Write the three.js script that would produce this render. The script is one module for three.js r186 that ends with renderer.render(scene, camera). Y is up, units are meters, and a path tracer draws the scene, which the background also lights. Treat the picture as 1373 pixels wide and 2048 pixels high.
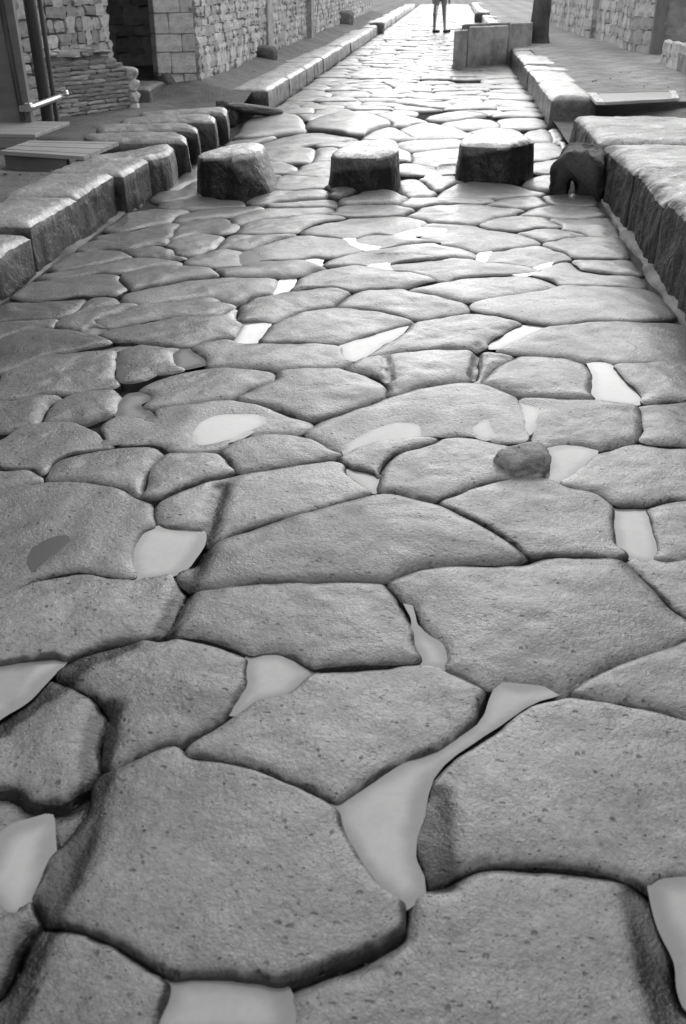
import * as THREE from 'three';
import { mergeGeometries, mergeVertices } from 'three/addons/utils/BufferGeometryUtils.js';
import { RoundedBoxGeometry } from 'three/addons/geometries/RoundedBoxGeometry.js';
import { MarchingCubes } from 'three/addons/objects/MarchingCubes.js';

// ------------------------------------------------------------------ camera, sky, light, exposure
const scene = new THREE.Scene();
const W = 1373, H = 2048, F = 1950, EYE = 1.33, PITCH = 0.49830, YAW = 0.09900;
const camera = new THREE.PerspectiveCamera(2 * Math.atan(H / 2 / F) * 180 / Math.PI, W / H, 0.05, 600);
camera.position.set(0, EYE, 0);
camera.rotation.set(-PITCH, YAW, 0, 'YXZ');
camera.focus = 4.0;
camera.userData.fStop = 6.3;
camera.updateMatrixWorld(true);
const renderer = new THREE.WebGLRenderer({ antialias: true });
renderer.toneMapping = THREE.LinearToneMapping;
renderer.toneMappingExposure = 1.42;
renderer.shadowMap.enabled = true;

{ // overcast sky: an even cloud deck, clearer and brighter down the street where the sun stands behind it
  const w = 512, h = 256, data = new Float32Array(w * h * 4);
  for (let j = 0; j < h; j++) for (let i = 0; i < w; i++) {
    const el = ((j + 0.5) / h - 0.5) * Math.PI, az = ((i + 0.5) / w) * 2 * Math.PI;
    const d = [-Math.cos(az) * Math.cos(el), Math.sin(el), -Math.sin(az) * Math.cos(el)];
    const s = d[0] * SUN()[0] + d[1] * SUN()[1] + d[2] * SUN()[2];
    const ahead = -d[2];
    let L = 0.72 + 0.10 * Math.max(0, d[1]) + 0.18 * ahead * Math.cos(el);
    L += 2.6 * Math.pow(Math.max(0, ahead), 1.3) * Math.exp(-Math.pow(Math.max(0, el) / 0.5, 1.5));
    L += 0.42 * Math.pow(Math.max(0, s), 2.5);
    L += 0.05 * Math.sin(d[0] * 7 + 3 * d[1]) * Math.sin(d[2] * 5 + 1.3 * d[0]);
    if (d[1] < 0) L *= Math.max(0.25, 1 + d[1] * 6);
    const k = (j * w + i) * 4;
    data[k] = L; data[k + 1] = L; data[k + 2] = L; data[k + 3] = 1;
  }
  const t = new THREE.DataTexture(data, w, h, THREE.RGBAFormat, THREE.FloatType);
  t.mapping = THREE.EquirectangularReflectionMapping; t.magFilter = THREE.LinearFilter; t.needsUpdate = true;
  scene.background = t; scene.environment = t;
}
function SUN() { return [0.10, 0.42, -0.90]; }
const sun = new THREE.DirectionalLight(0xfffdfa, 0.5);
sun.position.set(SUN()[0] * 40, SUN()[1] * 40, SUN()[2] * 40 - 8); sun.target.position.set(0, 0, -8);
sun.castShadow = true; sun.shadow.radius = 150;
Object.assign(sun.shadow.camera, { left: -20, right: 20, top: 20, bottom: -20, far: 120 });
scene.add(sun, sun.target);

// ------------------------------------------------------------------ helpers
function rng(seed) { let a = seed >>> 0; return () => { a = (a + 0x6D2B79F5) | 0; let t = Math.imul(a ^ (a >>> 15), 1 | a); t = (t + Math.imul(t ^ (t >>> 7), 61 | t)) ^ t; return ((t ^ (t >>> 14)) >>> 0) / 4294967296; }; }
const R0 = rng(20240);
const hash = (x, y, z) => { let h = Math.imul(x | 0, 374761393) ^ Math.imul(y | 0, 668265263) ^ Math.imul(z | 0, 1274126177); h = Math.imul(h ^ (h >>> 13), 1274126177); return ((h ^ (h >>> 16)) >>> 0) / 4294967296; };
const sm = (t) => t * t * (3 - 2 * t), lerp = (a, b, t) => a + (b - a) * t, clamp = (x, a, b) => Math.min(b, Math.max(a, x)), sstep = (a, b, x) => sm(clamp((x - a) / (b - a), 0, 1));
function noise(x, y, z = 0) {                                        // value noise, -1 .. 1
  const i = Math.floor(x), j = Math.floor(y), k = Math.floor(z), u = sm(x - i), v = sm(y - j), w = sm(z - k);
  const p = (a) => lerp(lerp(hash(i, j, k + a), hash(i + 1, j, k + a), u), lerp(hash(i, j + 1, k + a), hash(i + 1, j + 1, k + a), u), v);
  return lerp(p(0), p(1), w) * 2 - 1;
}
const fbm = (x, y, z = 0, o = 4) => { let s = 0, a = 0.5; for (let k = 0; k < o; k++, a *= 0.5, x *= 2.03, y *= 2.03, z *= 2.03) s += a * noise(x + k * 17.3, y - k * 9.1, z + k * 5.7); return s; };
const names = new Map();
function numbered(n) { const k = names.get(n) ?? 0; names.set(n, k + 1); return k ? n + '_' + String(k).padStart(3, '0') : n; }
function mesh(name, geo, mat, parent = scene) {
  const m = new THREE.Mesh(geo, mat); m.name = numbered(name); m.castShadow = m.receiveShadow = true; parent.add(m); return m;
}
function thing(name, label, category, [x, y, z] = [0, 0, 0], turn = 0, group) {
  const o = new THREE.Group(); o.name = numbered(name); o.position.set(x, y, z); o.rotation.y = turn; o.userData = { label, category };
  if (group) o.userData.group = group; scene.add(o); return o;
}
function tag(o, label, category, group) { o.userData = { label, category }; if (group) o.userData.group = group; return o; }
function setting(name) { const o = new THREE.Group(); o.name = numbered(name); o.userData = { kind: 'structure' }; scene.add(o); return o; }
const stuff = (m) => { m.userData.kind = 'stuff'; return m; };
const V3 = (a) => new THREE.Vector3(...a);
// the point of the place, at height h above the tops of the paving, that a spot of the photograph shows
function at(px, py, h = 0) {
  const r = new THREE.Vector3(px - W / 2, H / 2 - py, -F).applyQuaternion(camera.quaternion), t = (h - EYE) / r.y;
  return [r.x * t, h, r.z * t];
}
const flat = (list, h = 0) => { const o = []; for (let i = 0; i < list.length; i += 2) { const p = at(list[i], list[i + 1], h); o.push([p[0], p[2]]); } return o; };
// height of the vertical line over ground point p at which row py is met
function riseTo(p, py) {
  let lo = -1, hi = 9; const v = new THREE.Vector3();
  const row = (m) => { v.set(p[0], m, p[2]).sub(camera.position).applyQuaternion(camera.quaternion.clone().invert()); return H / 2 - F * v.y / -v.z; };
  for (let k = 0; k < 40; k++) { const m = (lo + hi) / 2; if (row(m) > py) lo = m; else hi = m; } return lo;
}
// the point over ground point's column plane: at distance z, height for pixel
function atZ(px, py, z) { const r = new THREE.Vector3(px - W / 2, H / 2 - py, -F).applyQuaternion(camera.quaternion), t = z / r.z; return [r.x * t, EYE + r.y * t, z]; }

// ------------------------------------------------------------------ textures and materials
function tnoise(x, y, p, s) { const i = Math.floor(x), j = Math.floor(y), u = sm(x - i), v = sm(y - j), m = (a) => ((a % p) + p) % p; return lerp(lerp(hash(m(i), m(j), s), hash(m(i + 1), m(j), s), u), lerp(hash(m(i), m(j + 1), s), hash(m(i + 1), m(j + 1), s), u), v); }
function tfbm(u, v, p, o, s, g = 0.5) { let t = 0, a = 1, n = 0; for (let k = 0; k < o; k++) { t += a * tnoise(u * p, v * p, p, s + k); n += a; a *= g; p *= 2; } return t / n; }
function texture(n, metres, f, srgb = false) {
  const data = new Uint8Array(n * n * 4);
  for (let j = 0; j < n; j++) for (let i = 0; i < n; i++) { const c = clamp(f((i + 0.5) / n, (j + 0.5) / n), 0, 1) * 255, k = (j * n + i) * 4; data[k] = data[k + 1] = data[k + 2] = c; data[k + 3] = 255; }
  const t = new THREE.DataTexture(data, n, n); t.wrapS = t.wrapT = THREE.RepeatWrapping; t.magFilter = THREE.LinearFilter; t.minFilter = THREE.LinearMipmapLinearFilter; t.repeat.set(1 / metres, 1 / metres);
  if (srgb) t.colorSpace = THREE.SRGBColorSpace; t.needsUpdate = true; return t;
}
function pits(n, count, rmin, rmax, seed, pow = 3) {                    // wrapped field of round dents, 0 .. 1
  const f = new Float32Array(n * n), r = rng(seed);
  for (let q = 0; q < count; q++) {
    const x = r() * n, y = r() * n, R = (rmin + (rmax - rmin) * Math.pow(r(), pow)) * n, e = 0.6 + r() * 0.8, a = 0.5 + 0.5 * r();
    for (let j = -Math.ceil(R * 1.4); j <= R * 1.4; j++) for (let i = -Math.ceil(R * 1.4); i <= R * 1.4; i++) {
      const d = Math.hypot(i * e, j / e) / R; if (d >= 1) continue;
      const k = ((Math.floor(y + j) % n + n) % n) * n + ((Math.floor(x + i) % n + n) % n); f[k] = Math.max(f[k], a * (1 - d * d));
    }
  }
  return (u, v) => f[(Math.floor(v * n) % n) * n + Math.floor(u * n) % n];
}
const p1 = pits(1024, 800, 0.0018, 0.0075, 5, 4), p2 = pits(1024, 2600, 0.0010, 0.0024, 6);
const flecks = pits(1024, 2600, 0.0008, 0.0035, 9);
const stoneColor = texture(1024, 0.9, (u, v) => 0.66 + 0.55 * (tfbm(u, v, 4, 7, 11, 0.66) - 0.5) + 0.55 * (tfbm(u, v, 80, 3, 31, 0.85) - 0.5) - 0.55 * p1(u, v) - 0.42 * p2(u, v) + 0.34 * flecks(u, v));
const stoneBump = texture(1024, 0.9, (u, v) => 0.6 + 0.22 * (tfbm(u, v, 9, 5, 41, 0.5) - 0.5) + 0.40 * (tfbm(u, v, 120, 3, 51, 0.8) - 0.5) - 0.55 * p1(u, v) - 0.3 * p2(u, v));
const stoneRough = texture(512, 0.9, (u, v) => 0.62 + 0.7 * (tfbm(u, v, 6, 5, 71, 0.6) - 0.5) + 0.2 * (tfbm(u, v, 64, 2, 75) - 0.5));
const roughBump = texture(512, 0.7, (u, v) => 0.5 + 0.9 * (tfbm(u, v, 9, 6, 81, 0.62) - 0.5) - 0.3 * p1(u, v));
const gravelColor = texture(512, 0.8, (u, v) => 0.60 + 0.85 * (tfbm(u, v, 5, 7, 91, 0.78) - 0.5) + 0.25 * flecks(u, v) - 0.25 * p2(u, v));
const gravelBump = texture(512, 0.5, (u, v) => 0.5 + 0.9 * (tfbm(u, v, 40, 4, 95, 0.7) - 0.5));
const siltColor = texture(512, 0.6, (u, v) => 0.62 + 0.22 * (tfbm(u, v, 3, 5, 121, 0.6) - 0.5) + 0.06 * (tfbm(u, v, 60, 2, 131) - 0.5) - 0.15 * Math.max(0, p2(u, v) - 0.5));
const woodColor = texture(512, 1.0, (u, v) => 0.62 + 0.35 * (tfbm(u * 0.12, v, 24, 5, 101, 0.7) - 0.5) + 0.22 * (tfbm(u, v, 6, 4, 111) - 0.5));
const grey = (v) => new THREE.Color().setRGB(v, v, v);
const mat = (v, rough, o = {}) => new THREE.MeshPhysicalMaterial({ color: grey(v), roughness: rough, vertexColors: true, ...o });
const M = {
  paving: mat(0.20, 0.78, { clearcoat: 0.40, clearcoatRoughness: 0.30, map: stoneColor, bumpMap: stoneBump, bumpScale: 0.009, roughnessMap: stoneRough, specularIntensity: 0.75, ior: 1.5 }),
  kerb: mat(0.38, 0.8, { clearcoat: 0.28, clearcoatRoughness: 0.32, map: stoneColor, bumpMap: roughBump, bumpScale: 0.02, roughnessMap: stoneRough, ior: 1.6 }),
  step: mat(0.36, 0.62, { map: stoneColor, bumpMap: roughBump, bumpScale: 0.02, roughnessMap: stoneRough, ior: 1.5 }),
  kerbDry: mat(0.36, 1.0, { map: stoneColor, bumpMap: roughBump, bumpScale: 0.028, roughnessMap: stoneRough }),
  rock: mat(0.30, 0.9, { map: stoneColor, bumpMap: roughBump, bumpScale: 0.014 }),
  bed: mat(0.04, 0.95, { specularIntensity: 0.35, map: gravelColor, bumpMap: gravelBump, bumpScale: 0.006 }),
  gravel: mat(0.27, 0.85, { map: gravelColor, bumpMap: gravelBump, bumpScale: 0.016 }),
  water: mat(0.47, 0.05, { ior: 1.36, map: siltColor }),
  darkwater: new THREE.MeshPhysicalMaterial({ color: grey(0.075), roughness: 0.3, ior: 1.33 }),
  wall: mat(0.80, 0.95, { map: stoneColor, bumpMap: roughBump, bumpScale: 0.012 }),
  mortar: mat(0.42, 0.95, { map: gravelColor, bumpMap: roughBump, bumpScale: 0.01 }),
  concrete: mat(0.55, 0.9, { map: gravelColor, bumpMap: gravelBump, bumpScale: 0.003 }),
  wood: mat(0.5, 0.7, { map: woodColor, bumpMap: woodColor, bumpScale: 0.003 }),
  darkwood: mat(0.09, 0.7, { map: woodColor, bumpMap: woodColor, bumpScale: 0.003 }),
  steel: mat(0.62, 0.35, { metalness: 0.9 }),
  rust: mat(0.06, 0.55, { metalness: 0.3, bumpMap: gravelBump, bumpScale: 0.001 }),
};
function paint(g, f) {                                                 // per-vertex tint (stains, wear, tone, some painted shade and rim light)
  const p = g.attributes.position, c = new Float32Array(p.count * 3);
  for (let i = 0; i < p.count; i++) { const v = typeof f === 'function' ? f(p.getX(i), p.getY(i), p.getZ(i), i) : f; c[i * 3] = c[i * 3 + 1] = c[i * 3 + 2] = v; }
  g.setAttribute('color', new THREE.BufferAttribute(c, 3)); return g;
}

// ------------------------------------------------------------------ a worn stone from its outline seen from above
const cross = (p) => { let s = 0; for (let i = 0; i < p.length; i++) { const a = p[i], b = p[(i + 1) % p.length]; s += a[0] * b[1] - b[0] * a[1]; } return s / 2; };
function inside(p, x, z) { let c = false; for (let i = 0, j = p.length - 1; i < p.length; j = i++) if ((p[i][1] > z) !== (p[j][1] > z) && x < (p[j][0] - p[i][0]) * (z - p[i][1]) / (p[j][1] - p[i][1]) + p[i][0]) c = !c; return c; }
function edgeDist(p, x, z) { let m = 1e9; for (let i = 0, j = p.length - 1; i < p.length; j = i++) { const ax = p[j][0], az = p[j][1], bx = p[i][0] - ax, bz = p[i][1] - az, t = clamp(((x - ax) * bx + (z - az) * bz) / (bx * bx + bz * bz + 1e-12), 0, 1), dx = x - ax - bx * t, dz = z - az - bz * t, d = dx * dx + dz * dz; if (d < m) m = d; } return Math.sqrt(m); }
function resample(poly, n, soft = 0.5) {
  const P = poly.map(([x, z]) => new THREE.Vector3(x, 0, z));
  const c = new THREE.CatmullRomCurve3(P, true, 'catmullrom', soft); c.arcLengthDivisions = 200;
  return c.getSpacedPoints(n).slice(0, n).map((v) => [v.x, v.z]);
}
function heart(p) {                                                    // a well inside point
  let x0 = 1e9, x1 = -1e9, z0 = 1e9, z1 = -1e9, cx = 0, cz = 0; for (const [x, z] of p) { x0 = Math.min(x0, x); x1 = Math.max(x1, x); z0 = Math.min(z0, z); z1 = Math.max(z1, z); cx += x / p.length; cz += z / p.length; }
  let best = [cx, cz], bd = -1, dm = 0;
  for (let i = 1; i < 12; i++) for (let j = 1; j < 12; j++) { const x = lerp(x0, x1, i / 12), z = lerp(z0, z1, j / 12); if (!inside(p, x, z)) continue; const d = edgeDist(p, x, z); dm = Math.max(dm, d); const s = d - 0.25 * Math.hypot(x - cx, z - cz); if (s > bd) { bd = s; best = [x, z]; } }
  return { c: best, dm: Math.max(dm, 0.02) };
}
function lump(poly, o) {
  o = { n: 64, rings: 14, inset: 0.006, wob: 0.006, top: 0, bottom: -0.13, drop: 0.03, w: 0.035, crown: 0.012, tx: 0, tz: 0, rough: 0.004, rows: 3, flare: 0.01, side: 0.004, tone: 1, seed: 1, soft: 0.5, ...o };
  if (cross(poly) > 0) poly = poly.slice().reverse();                  // clockwise in x,z: faces up
  let ring = resample(poly, o.n, o.soft);
  const nor = ring.map((_, i) => { const a = ring[(i - 1 + o.n) % o.n], b = ring[(i + 1) % o.n], dx = b[0] - a[0], dz = b[1] - a[1], l = Math.hypot(dx, dz) || 1; return [-dz / l, dx / l]; });
  const S = o.seed * 13.7;
  ring = ring.map(([x, z], i) => { const q = -o.inset + o.wob * (fbm(x * 14 + S, z * 14, 0, 5) * 1.4); return [x + nor[i][0] * q, z + nor[i][1] * q]; });
  const { c, dm } = heart(ring), pos = [], uv = [], idx = [], y = (x, z) => {
    const d = edgeDist(ring, x, z);
    let h = o.top + o.tx * (x - c[0]) + o.tz * (z - c[1]) - o.drop * Math.exp(-Math.pow(d / o.w, 1.15)) + o.crown * (1 - Math.pow(1 - Math.min(1, d / dm), 2));
    h += o.rough * (1.6 * fbm(x * 4.2 + S, z * 4.2 - S, 1, 2) + 1.0 * fbm(x * 15 + S, z * 15, 2, 3));
    return o.shape ? o.shape(x, z, h, d) : h;
  };
  if (o.probe) return o.probe.map(([x, z]) => y(x, z));
  const ou = hash(o.seed, 3, 1) * 7, ov = hash(o.seed, 5, 2) * 7;
  for (let k = 0; k <= o.rings; k++) {
    const t = k === 0 ? 0.03 : 1 - Math.pow(1 - k / o.rings, 1.55);
    for (let i = 0; i < o.n; i++) { const x = c[0] + (ring[i][0] - c[0]) * t, z = c[1] + (ring[i][1] - c[1]) * t; pos.push(x, y(x, z), z); uv.push(x + ou, z + ov); }
  }
  const edge = pos.length / 3 - o.n;
  for (let r = 1; r <= o.rows; r++) for (let i = 0; i < o.n; i++) {
    const e = edge + i, ye = pos[e * 3 + 1], t = r / o.rows, yy = lerp(ye, o.bottom, t), len = ye - yy;
    const q = o.flare * t + (o.splay && nor[i][0] > 0 ? o.splay * t * nor[i][0] : 0) + o.side * (1.5 * fbm(ring[i][0] * 9 + S, ring[i][1] * 9, yy * 9, 3) * Math.min(1, r)) + (o.bulge ?? 0) * Math.sin(t * Math.PI);
    pos.push(ring[i][0] + nor[i][0] * q, yy, ring[i][1] + nor[i][1] * q); uv.push(ring[i][0] + nor[i][0] * len + ou, ring[i][1] + nor[i][1] * len + ov);
  }
  const last = o.rings + o.rows;
  for (let k = 0; k < last; k++) for (let i = 0; i < o.n; i++) { const a = k * o.n + i, b = k * o.n + (i + 1) % o.n, d = a + o.n, e = b + o.n; idx.push(a, d, b, b, d, e); }
  const m = pos.length / 3; pos.push(c[0], y(c[0], c[1]), c[1]); uv.push(c[0] + ou, c[1] + ov); for (let i = 0; i < o.n; i++) idx.push(m, i, (i + 1) % o.n);
  const g = new THREE.BufferGeometry(); g.setAttribute('position', new THREE.Float32BufferAttribute(pos, 3)); g.setAttribute('uv', new THREE.Float32BufferAttribute(uv, 2)); g.setIndex(idx); g.computeVertexNormals();
  const ny = g.attributes.normal; // outward check: the cap must look up
  if (ny.getY(m) < 0) { const ix = g.index.array; for (let i = 0; i < ix.length; i += 3) { const t = ix[i]; ix[i] = ix[i + 1]; ix[i + 1] = t; } g.computeVertexNormals(); }
  const away = (i) => i >= pos.length / 3 - 1 ? dm : Math.floor(i / o.n) > o.rings ? 0 : dm * Math.pow(1 - Math.floor(i / o.n) / o.rings, 1.55);
  return paint(g, typeof o.tone === 'function' ? (x, yy, z, i) => o.tone(x, yy, z, i, away(i)) : (x, yy, z) => o.tone * (1 + 0.16 * fbm(x * 3 + S, z * 3, yy * 3, 3)));
}
function sheet(poly, y, mt, name, parent) {                            // a level surface with this outline
  if (cross(poly) > 0) poly = poly.slice().reverse();
  const s = new THREE.Shape(poly.map(([x, z]) => new THREE.Vector2(x, -z))), g = new THREE.ShapeGeometry(s); g.rotateX(-Math.PI / 2); g.translate(0, y, 0);
  const p = g.attributes.position, u = g.attributes.uv; for (let i = 0; i < p.count; i++) u.setXY(i, p.getX(i), p.getZ(i));
  return mesh(name, paint(g, 1), mt, parent);
}
// still water with this outline: clear and thin along the shore, cloudy with silt where it is deeper
function water(out, shore, y, mt) {
  const xs = out.map((p) => p[0]), zs = out.map((p) => p[1]), x0 = Math.min(...xs), z0 = Math.min(...zs), wx = Math.max(...xs) - x0, wz = Math.max(...zs) - z0, nx = Math.max(4, Math.min(60, Math.ceil(wx / 0.009))), nz = Math.max(4, Math.min(60, Math.ceil(wz / 0.009))), pos = [], uv = [], idx = [], at2 = new Map();
  const v = (i, j) => { const k = i * 999 + j; if (!at2.has(k)) { at2.set(k, pos.length / 3); let x = x0 + wx * i / nx, z = z0 + wz * j / nz; if (!inside(out, x, z)) { let m = 1e9, b = [x, z]; for (let q = 0; q < out.length; q++) { const A = out[q], B = out[(q + 1) % out.length], bx = B[0] - A[0], bz = B[1] - A[1], t = clamp(((x - A[0]) * bx + (z - A[1]) * bz) / (bx * bx + bz * bz + 1e-12), 0, 1), d = Math.hypot(x - A[0] - bx * t, z - A[1] - bz * t); if (d < m) { m = d; b = [A[0] + bx * t, A[1] + bz * t]; } } [x, z] = b; } pos.push(x, y, z); uv.push(x, z); } return at2.get(k); };
  for (let i = 0; i < nx; i++) for (let j = 0; j < nz; j++) if ([0, 1, 2, 3].some((q) => inside(out, x0 + wx * (i + (q & 1)) / nx, z0 + wz * (j + (q >> 1)) / nz))) { const a = v(i, j), b = v(i + 1, j), c = v(i, j + 1), d = v(i + 1, j + 1); idx.push(a, c, b, b, c, d); }
  const g = new THREE.BufferGeometry(); g.setAttribute('position', new THREE.Float32BufferAttribute(pos, 3)); g.setAttribute('uv', new THREE.Float32BufferAttribute(uv, 2)); g.setIndex(idx); g.computeVertexNormals();
  paint(g, (x, yy, z) => { const e = edgeDist(shore, x, z), s = inside(shore, x, z) ? e : -e; return lerp(0.62, 1.06, sstep(-0.004, 0.03, s + 0.012 * fbm(x * 22, z * 22, 5, 3))); });
  return mesh('puddle', g, mt, road);
}

// ------------------------------------------------------------------ ground and the street
const XL = -2.08, XR = 1.10;
{ const g = new THREE.PlaneGeometry(900, 900); g.rotateX(-Math.PI / 2); g.translate(0, -0.16, 0); const p = g.attributes.position, u = g.attributes.uv; for (let i = 0; i < p.count; i++) u.setXY(i, p.getX(i), p.getZ(i)); const m = mesh('ground', paint(g, 1), M.gravel); m.userData = { kind: 'structure' }; }
const road = setting('road');
// puddles: outline in the photograph, water level
const pools = [];
const pool = (level, list, kind = 'water', steep = false) => pools.push({ level, kind, steep, poly: flat(list, level) });
pool(-0.012, [680,1605, 730,1580, 800,1537, 880,1500, 950,1452, 985,1375, 1060,1380, 1150,1372, 1110,1402, 1050,1420, 980,1465, 900,1520, 858,1560, 826,1610, 820,1690, 840,1745, 838,1790, 790,1796, 730,1730, 690,1660]);
pool(-0.012, [503,1320, 555,1312, 600,1332, 618,1345, 580,1380, 520,1402, 470,1424, 498,1372]);
pool(-0.012, [808,1200, 830,1215, 842,1260, 880,1290, 892,1325, 850,1330, 838,1305, 830,1250]);
pool(-0.012, [1238,1022, 1290,1022, 1305,1060, 1316,1100, 1300,1122, 1268,1116, 1240,1100, 1233,1060]);
pool(-0.012, [283,1082, 300,1060, 350,1062, 396,1066, 394,1092, 368,1130, 330,1150, 276,1152, 274,1104]);
pool(-0.012, [10,1332, 110,1320, 118,1330, 72,1370, 26,1412, -30,1440, -40,1340]);
pool(-0.012, [20,1672, 60,1655, 98,1648, 88,1720, 66,1790, 48,1828, 10,1820, -30,1760]);
pool(-0.012, [1318,1772, 1360,1766, 1430,1780, 1430,2000, 1372,1990, 1348,1890, 1325,1815]);
pool(-0.012, [350,1965, 430,1958, 520,1965, 560,1990, 550,2060, 330,2070, 338,2000]);
pool(0.002, [385,865, 398,842, 440,828, 518,828, 525,848, 492,868, 470,878, 412,890, 390,886]);
pool(0.002, [690,890, 705,870, 750,850, 790,838, 840,846, 846,868, 800,880, 745,885, 696,906]);
pool(-0.007, [946,850, 980,838, 986,858, 1000,870, 970,880, 944,866]);
pool(-0.007, [1040,808, 1082,818, 1066,858, 1046,866]);
pool(-0.012, [1098,902, 1140,893, 1188,903, 1152,940, 1112,966, 1090,952, 1104,930]);
pool(-0.012, [1178,726, 1216,728, 1250,765, 1282,800, 1258,807, 1195,797, 1190,760]);
pool(-0.012, [242,832, 250,795, 290,789, 296,804, 276,818, 316,836, 308,846, 270,838]);
pool(-0.012, [350,708, 375,699, 408,726, 358,736]);
pool(-0.012, [690,690, 740,675, 812,654, 800,670, 760,692, 730,712, 700,719]);
pool(-0.012, [474,686, 490,650, 537,648, 525,672, 505,686]);
pool(-0.012, [978,692, 1038,655, 1088,655, 1042,676, 1000,696]);
pool(-0.012, [563,561, 590,558, 580,578, 550,588, 556,576]);
pool(-0.012, [615,519, 644,515, 642,524, 660,535, 640,530]);
pool(-0.008, [685,477, 712,476, 716,485, 766,494, 724,500]);
pool(-0.007, [788,470, 843,455, 895,457, 888,467, 833,472]);
pool(-0.008, [954,520, 960,505, 982,504, 976,522]);
pool(-0.008, [734,530, 778,524, 776,532, 790,540, 764,537]);
pool(-0.008, [1028,549, 1066,543, 1072,532, 1105,522, 1099,534, 1082,538, 1061,552]);
pool(-0.012, [172,662, 188,656, 205,658, 200,668, 178,670]);
pool(-0.012, [474,936, 560,925, 620,920, 600,927, 520,938, 480,942]);
pool(-0.012, [692,940, 742,950, 758,962, 748,980, 716,966]);
pool(-0.012, [1006,320, 1050,310, 1046,330, 1012,334]);
pool(-0.007, [850,355, 868,340, 884,350, 866,360]);
pool(-0.012, [1232,441, 1254,467, 1244,471, 1236,455]);
pool(-0.012, [1306,548, 1330,570, 1322,577, 1310,562]);
pool(-0.007, [210,884, 240,878, 246,886, 214,890]);
pool(-0.007, [300,835, 330,840, 312,850]);
pool(-0.004, [60,1128, 76,1094, 110,1075, 146,1080, 120,1106, 82,1130, 72,1145], 'darkwater');
pool(-0.006, [476,511, 484,504, 503,501, 513,509, 524,517, 494,528, 481,529], 'darkwater');
for (const p of pools) { p.poly = resample(p.poly, 40, 0.4).map(([x, z]) => [x + 0.010 * fbm(x * 12, z * 12, 4, 2), z + 0.012 * fbm(x * 12, z * 12, 8, 2)]); p.box = [Math.min(...p.poly.map((a) => a[0])) - 0.12, Math.max(...p.poly.map((a) => a[0])) + 0.12, Math.min(...p.poly.map((a) => a[1])) - 0.12, Math.max(...p.poly.map((a) => a[1])) + 0.12]; }
// grooves worn by wheels: line, depth, width
const ruts = [[[442,970, 426,1020, 412,1075, 394,1130, 364,1190, 324,1268], 0.016, 0.030], [[212,1415, 198,1490, 190,1560, 156,1680, 120,1780, 88,1848, 62,1900, 40,1950, 5,2040], 0.008, 0.034], [[1284,1790, 1308,1870, 1334,1960, 1360,2050], 0.009, 0.036], [[868,1590, 868,1640, 870,1700, 880,1745], 0.014, 0.034], [[250,1285, 140,1335, 60,1392, 0,1440], 0.008, 0.040], [[955,690, 952,720, 945,748], 0.014, 0.018], [[770,715, 780,760], 0.014, 0.018]].map(([l, deep, w]) => ({ line: flat(l, 0), deep, w }));
function rutAt({ line: r, w }, x, z) {                                 // 0 .. 1
  let m = 1e9, end = 0; for (let i = 1; i < r.length; i++) { const [ax, az] = r[i - 1], bx = r[i][0] - ax, bz = r[i][1] - az, t = clamp(((x - ax) * bx + (z - az) * bz) / (bx * bx + bz * bz), 0, 1); m = Math.min(m, Math.hypot(x - ax - bx * t, z - az - bz * t)); }
  return m > 0.12 ? 0 : Math.exp(-Math.pow(m / w, 2.4));
}
function worn(x, z, h) {                                               // shallow hollows that hold puddles, grooves worn by cart wheels
  for (const p of pools) {
    if (p.level < -0.0088 || x < p.box[0] || x > p.box[1] || z < p.box[2] || z > p.box[3]) continue;
    const e = edgeDist(p.poly, x, z), s = inside(p.poly, x, z) ? e : -e, lim = p.level + 0.0012 - (s > 0 ? 0.18 : 0.12) * s + 0.0015 * fbm(x * 18, z * 18, 3, 3), k = 0.006, t = clamp(0.5 + 0.5 * (h - lim) / k, 0, 1);
    h = lerp(h, lim, t) - k * t * (1 - t);
  }
  for (const r of ruts) { const k = rutAt(r, x, z); if (k > 0) h -= r.deep * k; }
  return h;
}
const rutShade = (x, z) => { let k = 1; for (let i = 0; i < 5; i++) k = Math.min(k, lerp(1, 0.08, sstep(0.12, 0.6, rutAt(ruts[i], x, z) + 0.35 * fbm(x * 34, z * 34, 2, 3)))); return k; };  // dark bands along ruts and sloping stone shoulders: shade put into the colour
{ // muddy bed in which the stones sit; it fills the joints and holds the puddles
  const bedAt = (x, z) => {
    let h = -0.040 + 0.010 * fbm(x * 3, z * 3, 0, 3) + 0.006 * fbm(x * 16, z * 16, 1, 3) + 0.022 * sstep(0.3, 0, Math.min(x - XL, XR - x)) * sstep(-9, -5, z);
    return h;
  };
  for (const [z0, z1, nx, nz] of [[0.6, -4.6, 80, 130], [-4.6, -74, 40, 460]]) {
    const g = new THREE.PlaneGeometry(XR - XL + 0.3, z0 - z1, nx, nz); g.rotateX(-Math.PI / 2); g.translate((XL + XR) / 2, 0, (z0 + z1) / 2);
    const p = g.attributes.position, u = g.attributes.uv;
    for (let i = 0; i < p.count; i++) { const x = p.getX(i), z = p.getZ(i); p.setY(i, bedAt(x, z)); u.setXY(i, x, z); }
    g.computeVertexNormals(); mesh('road_bed', paint(g, (x, y, z) => lerp(1, 2.4, sstep(0.25, 0, Math.min(x - XL, XR - x))) * (1 + 0.5 * fbm(x * 4, z * 4, 3, 3))), M.bed, road);
  }
}
const traced = [];
const slab = (list, o = {}) => { traced.push({ poly: flat(list, 0), o }); };
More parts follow.
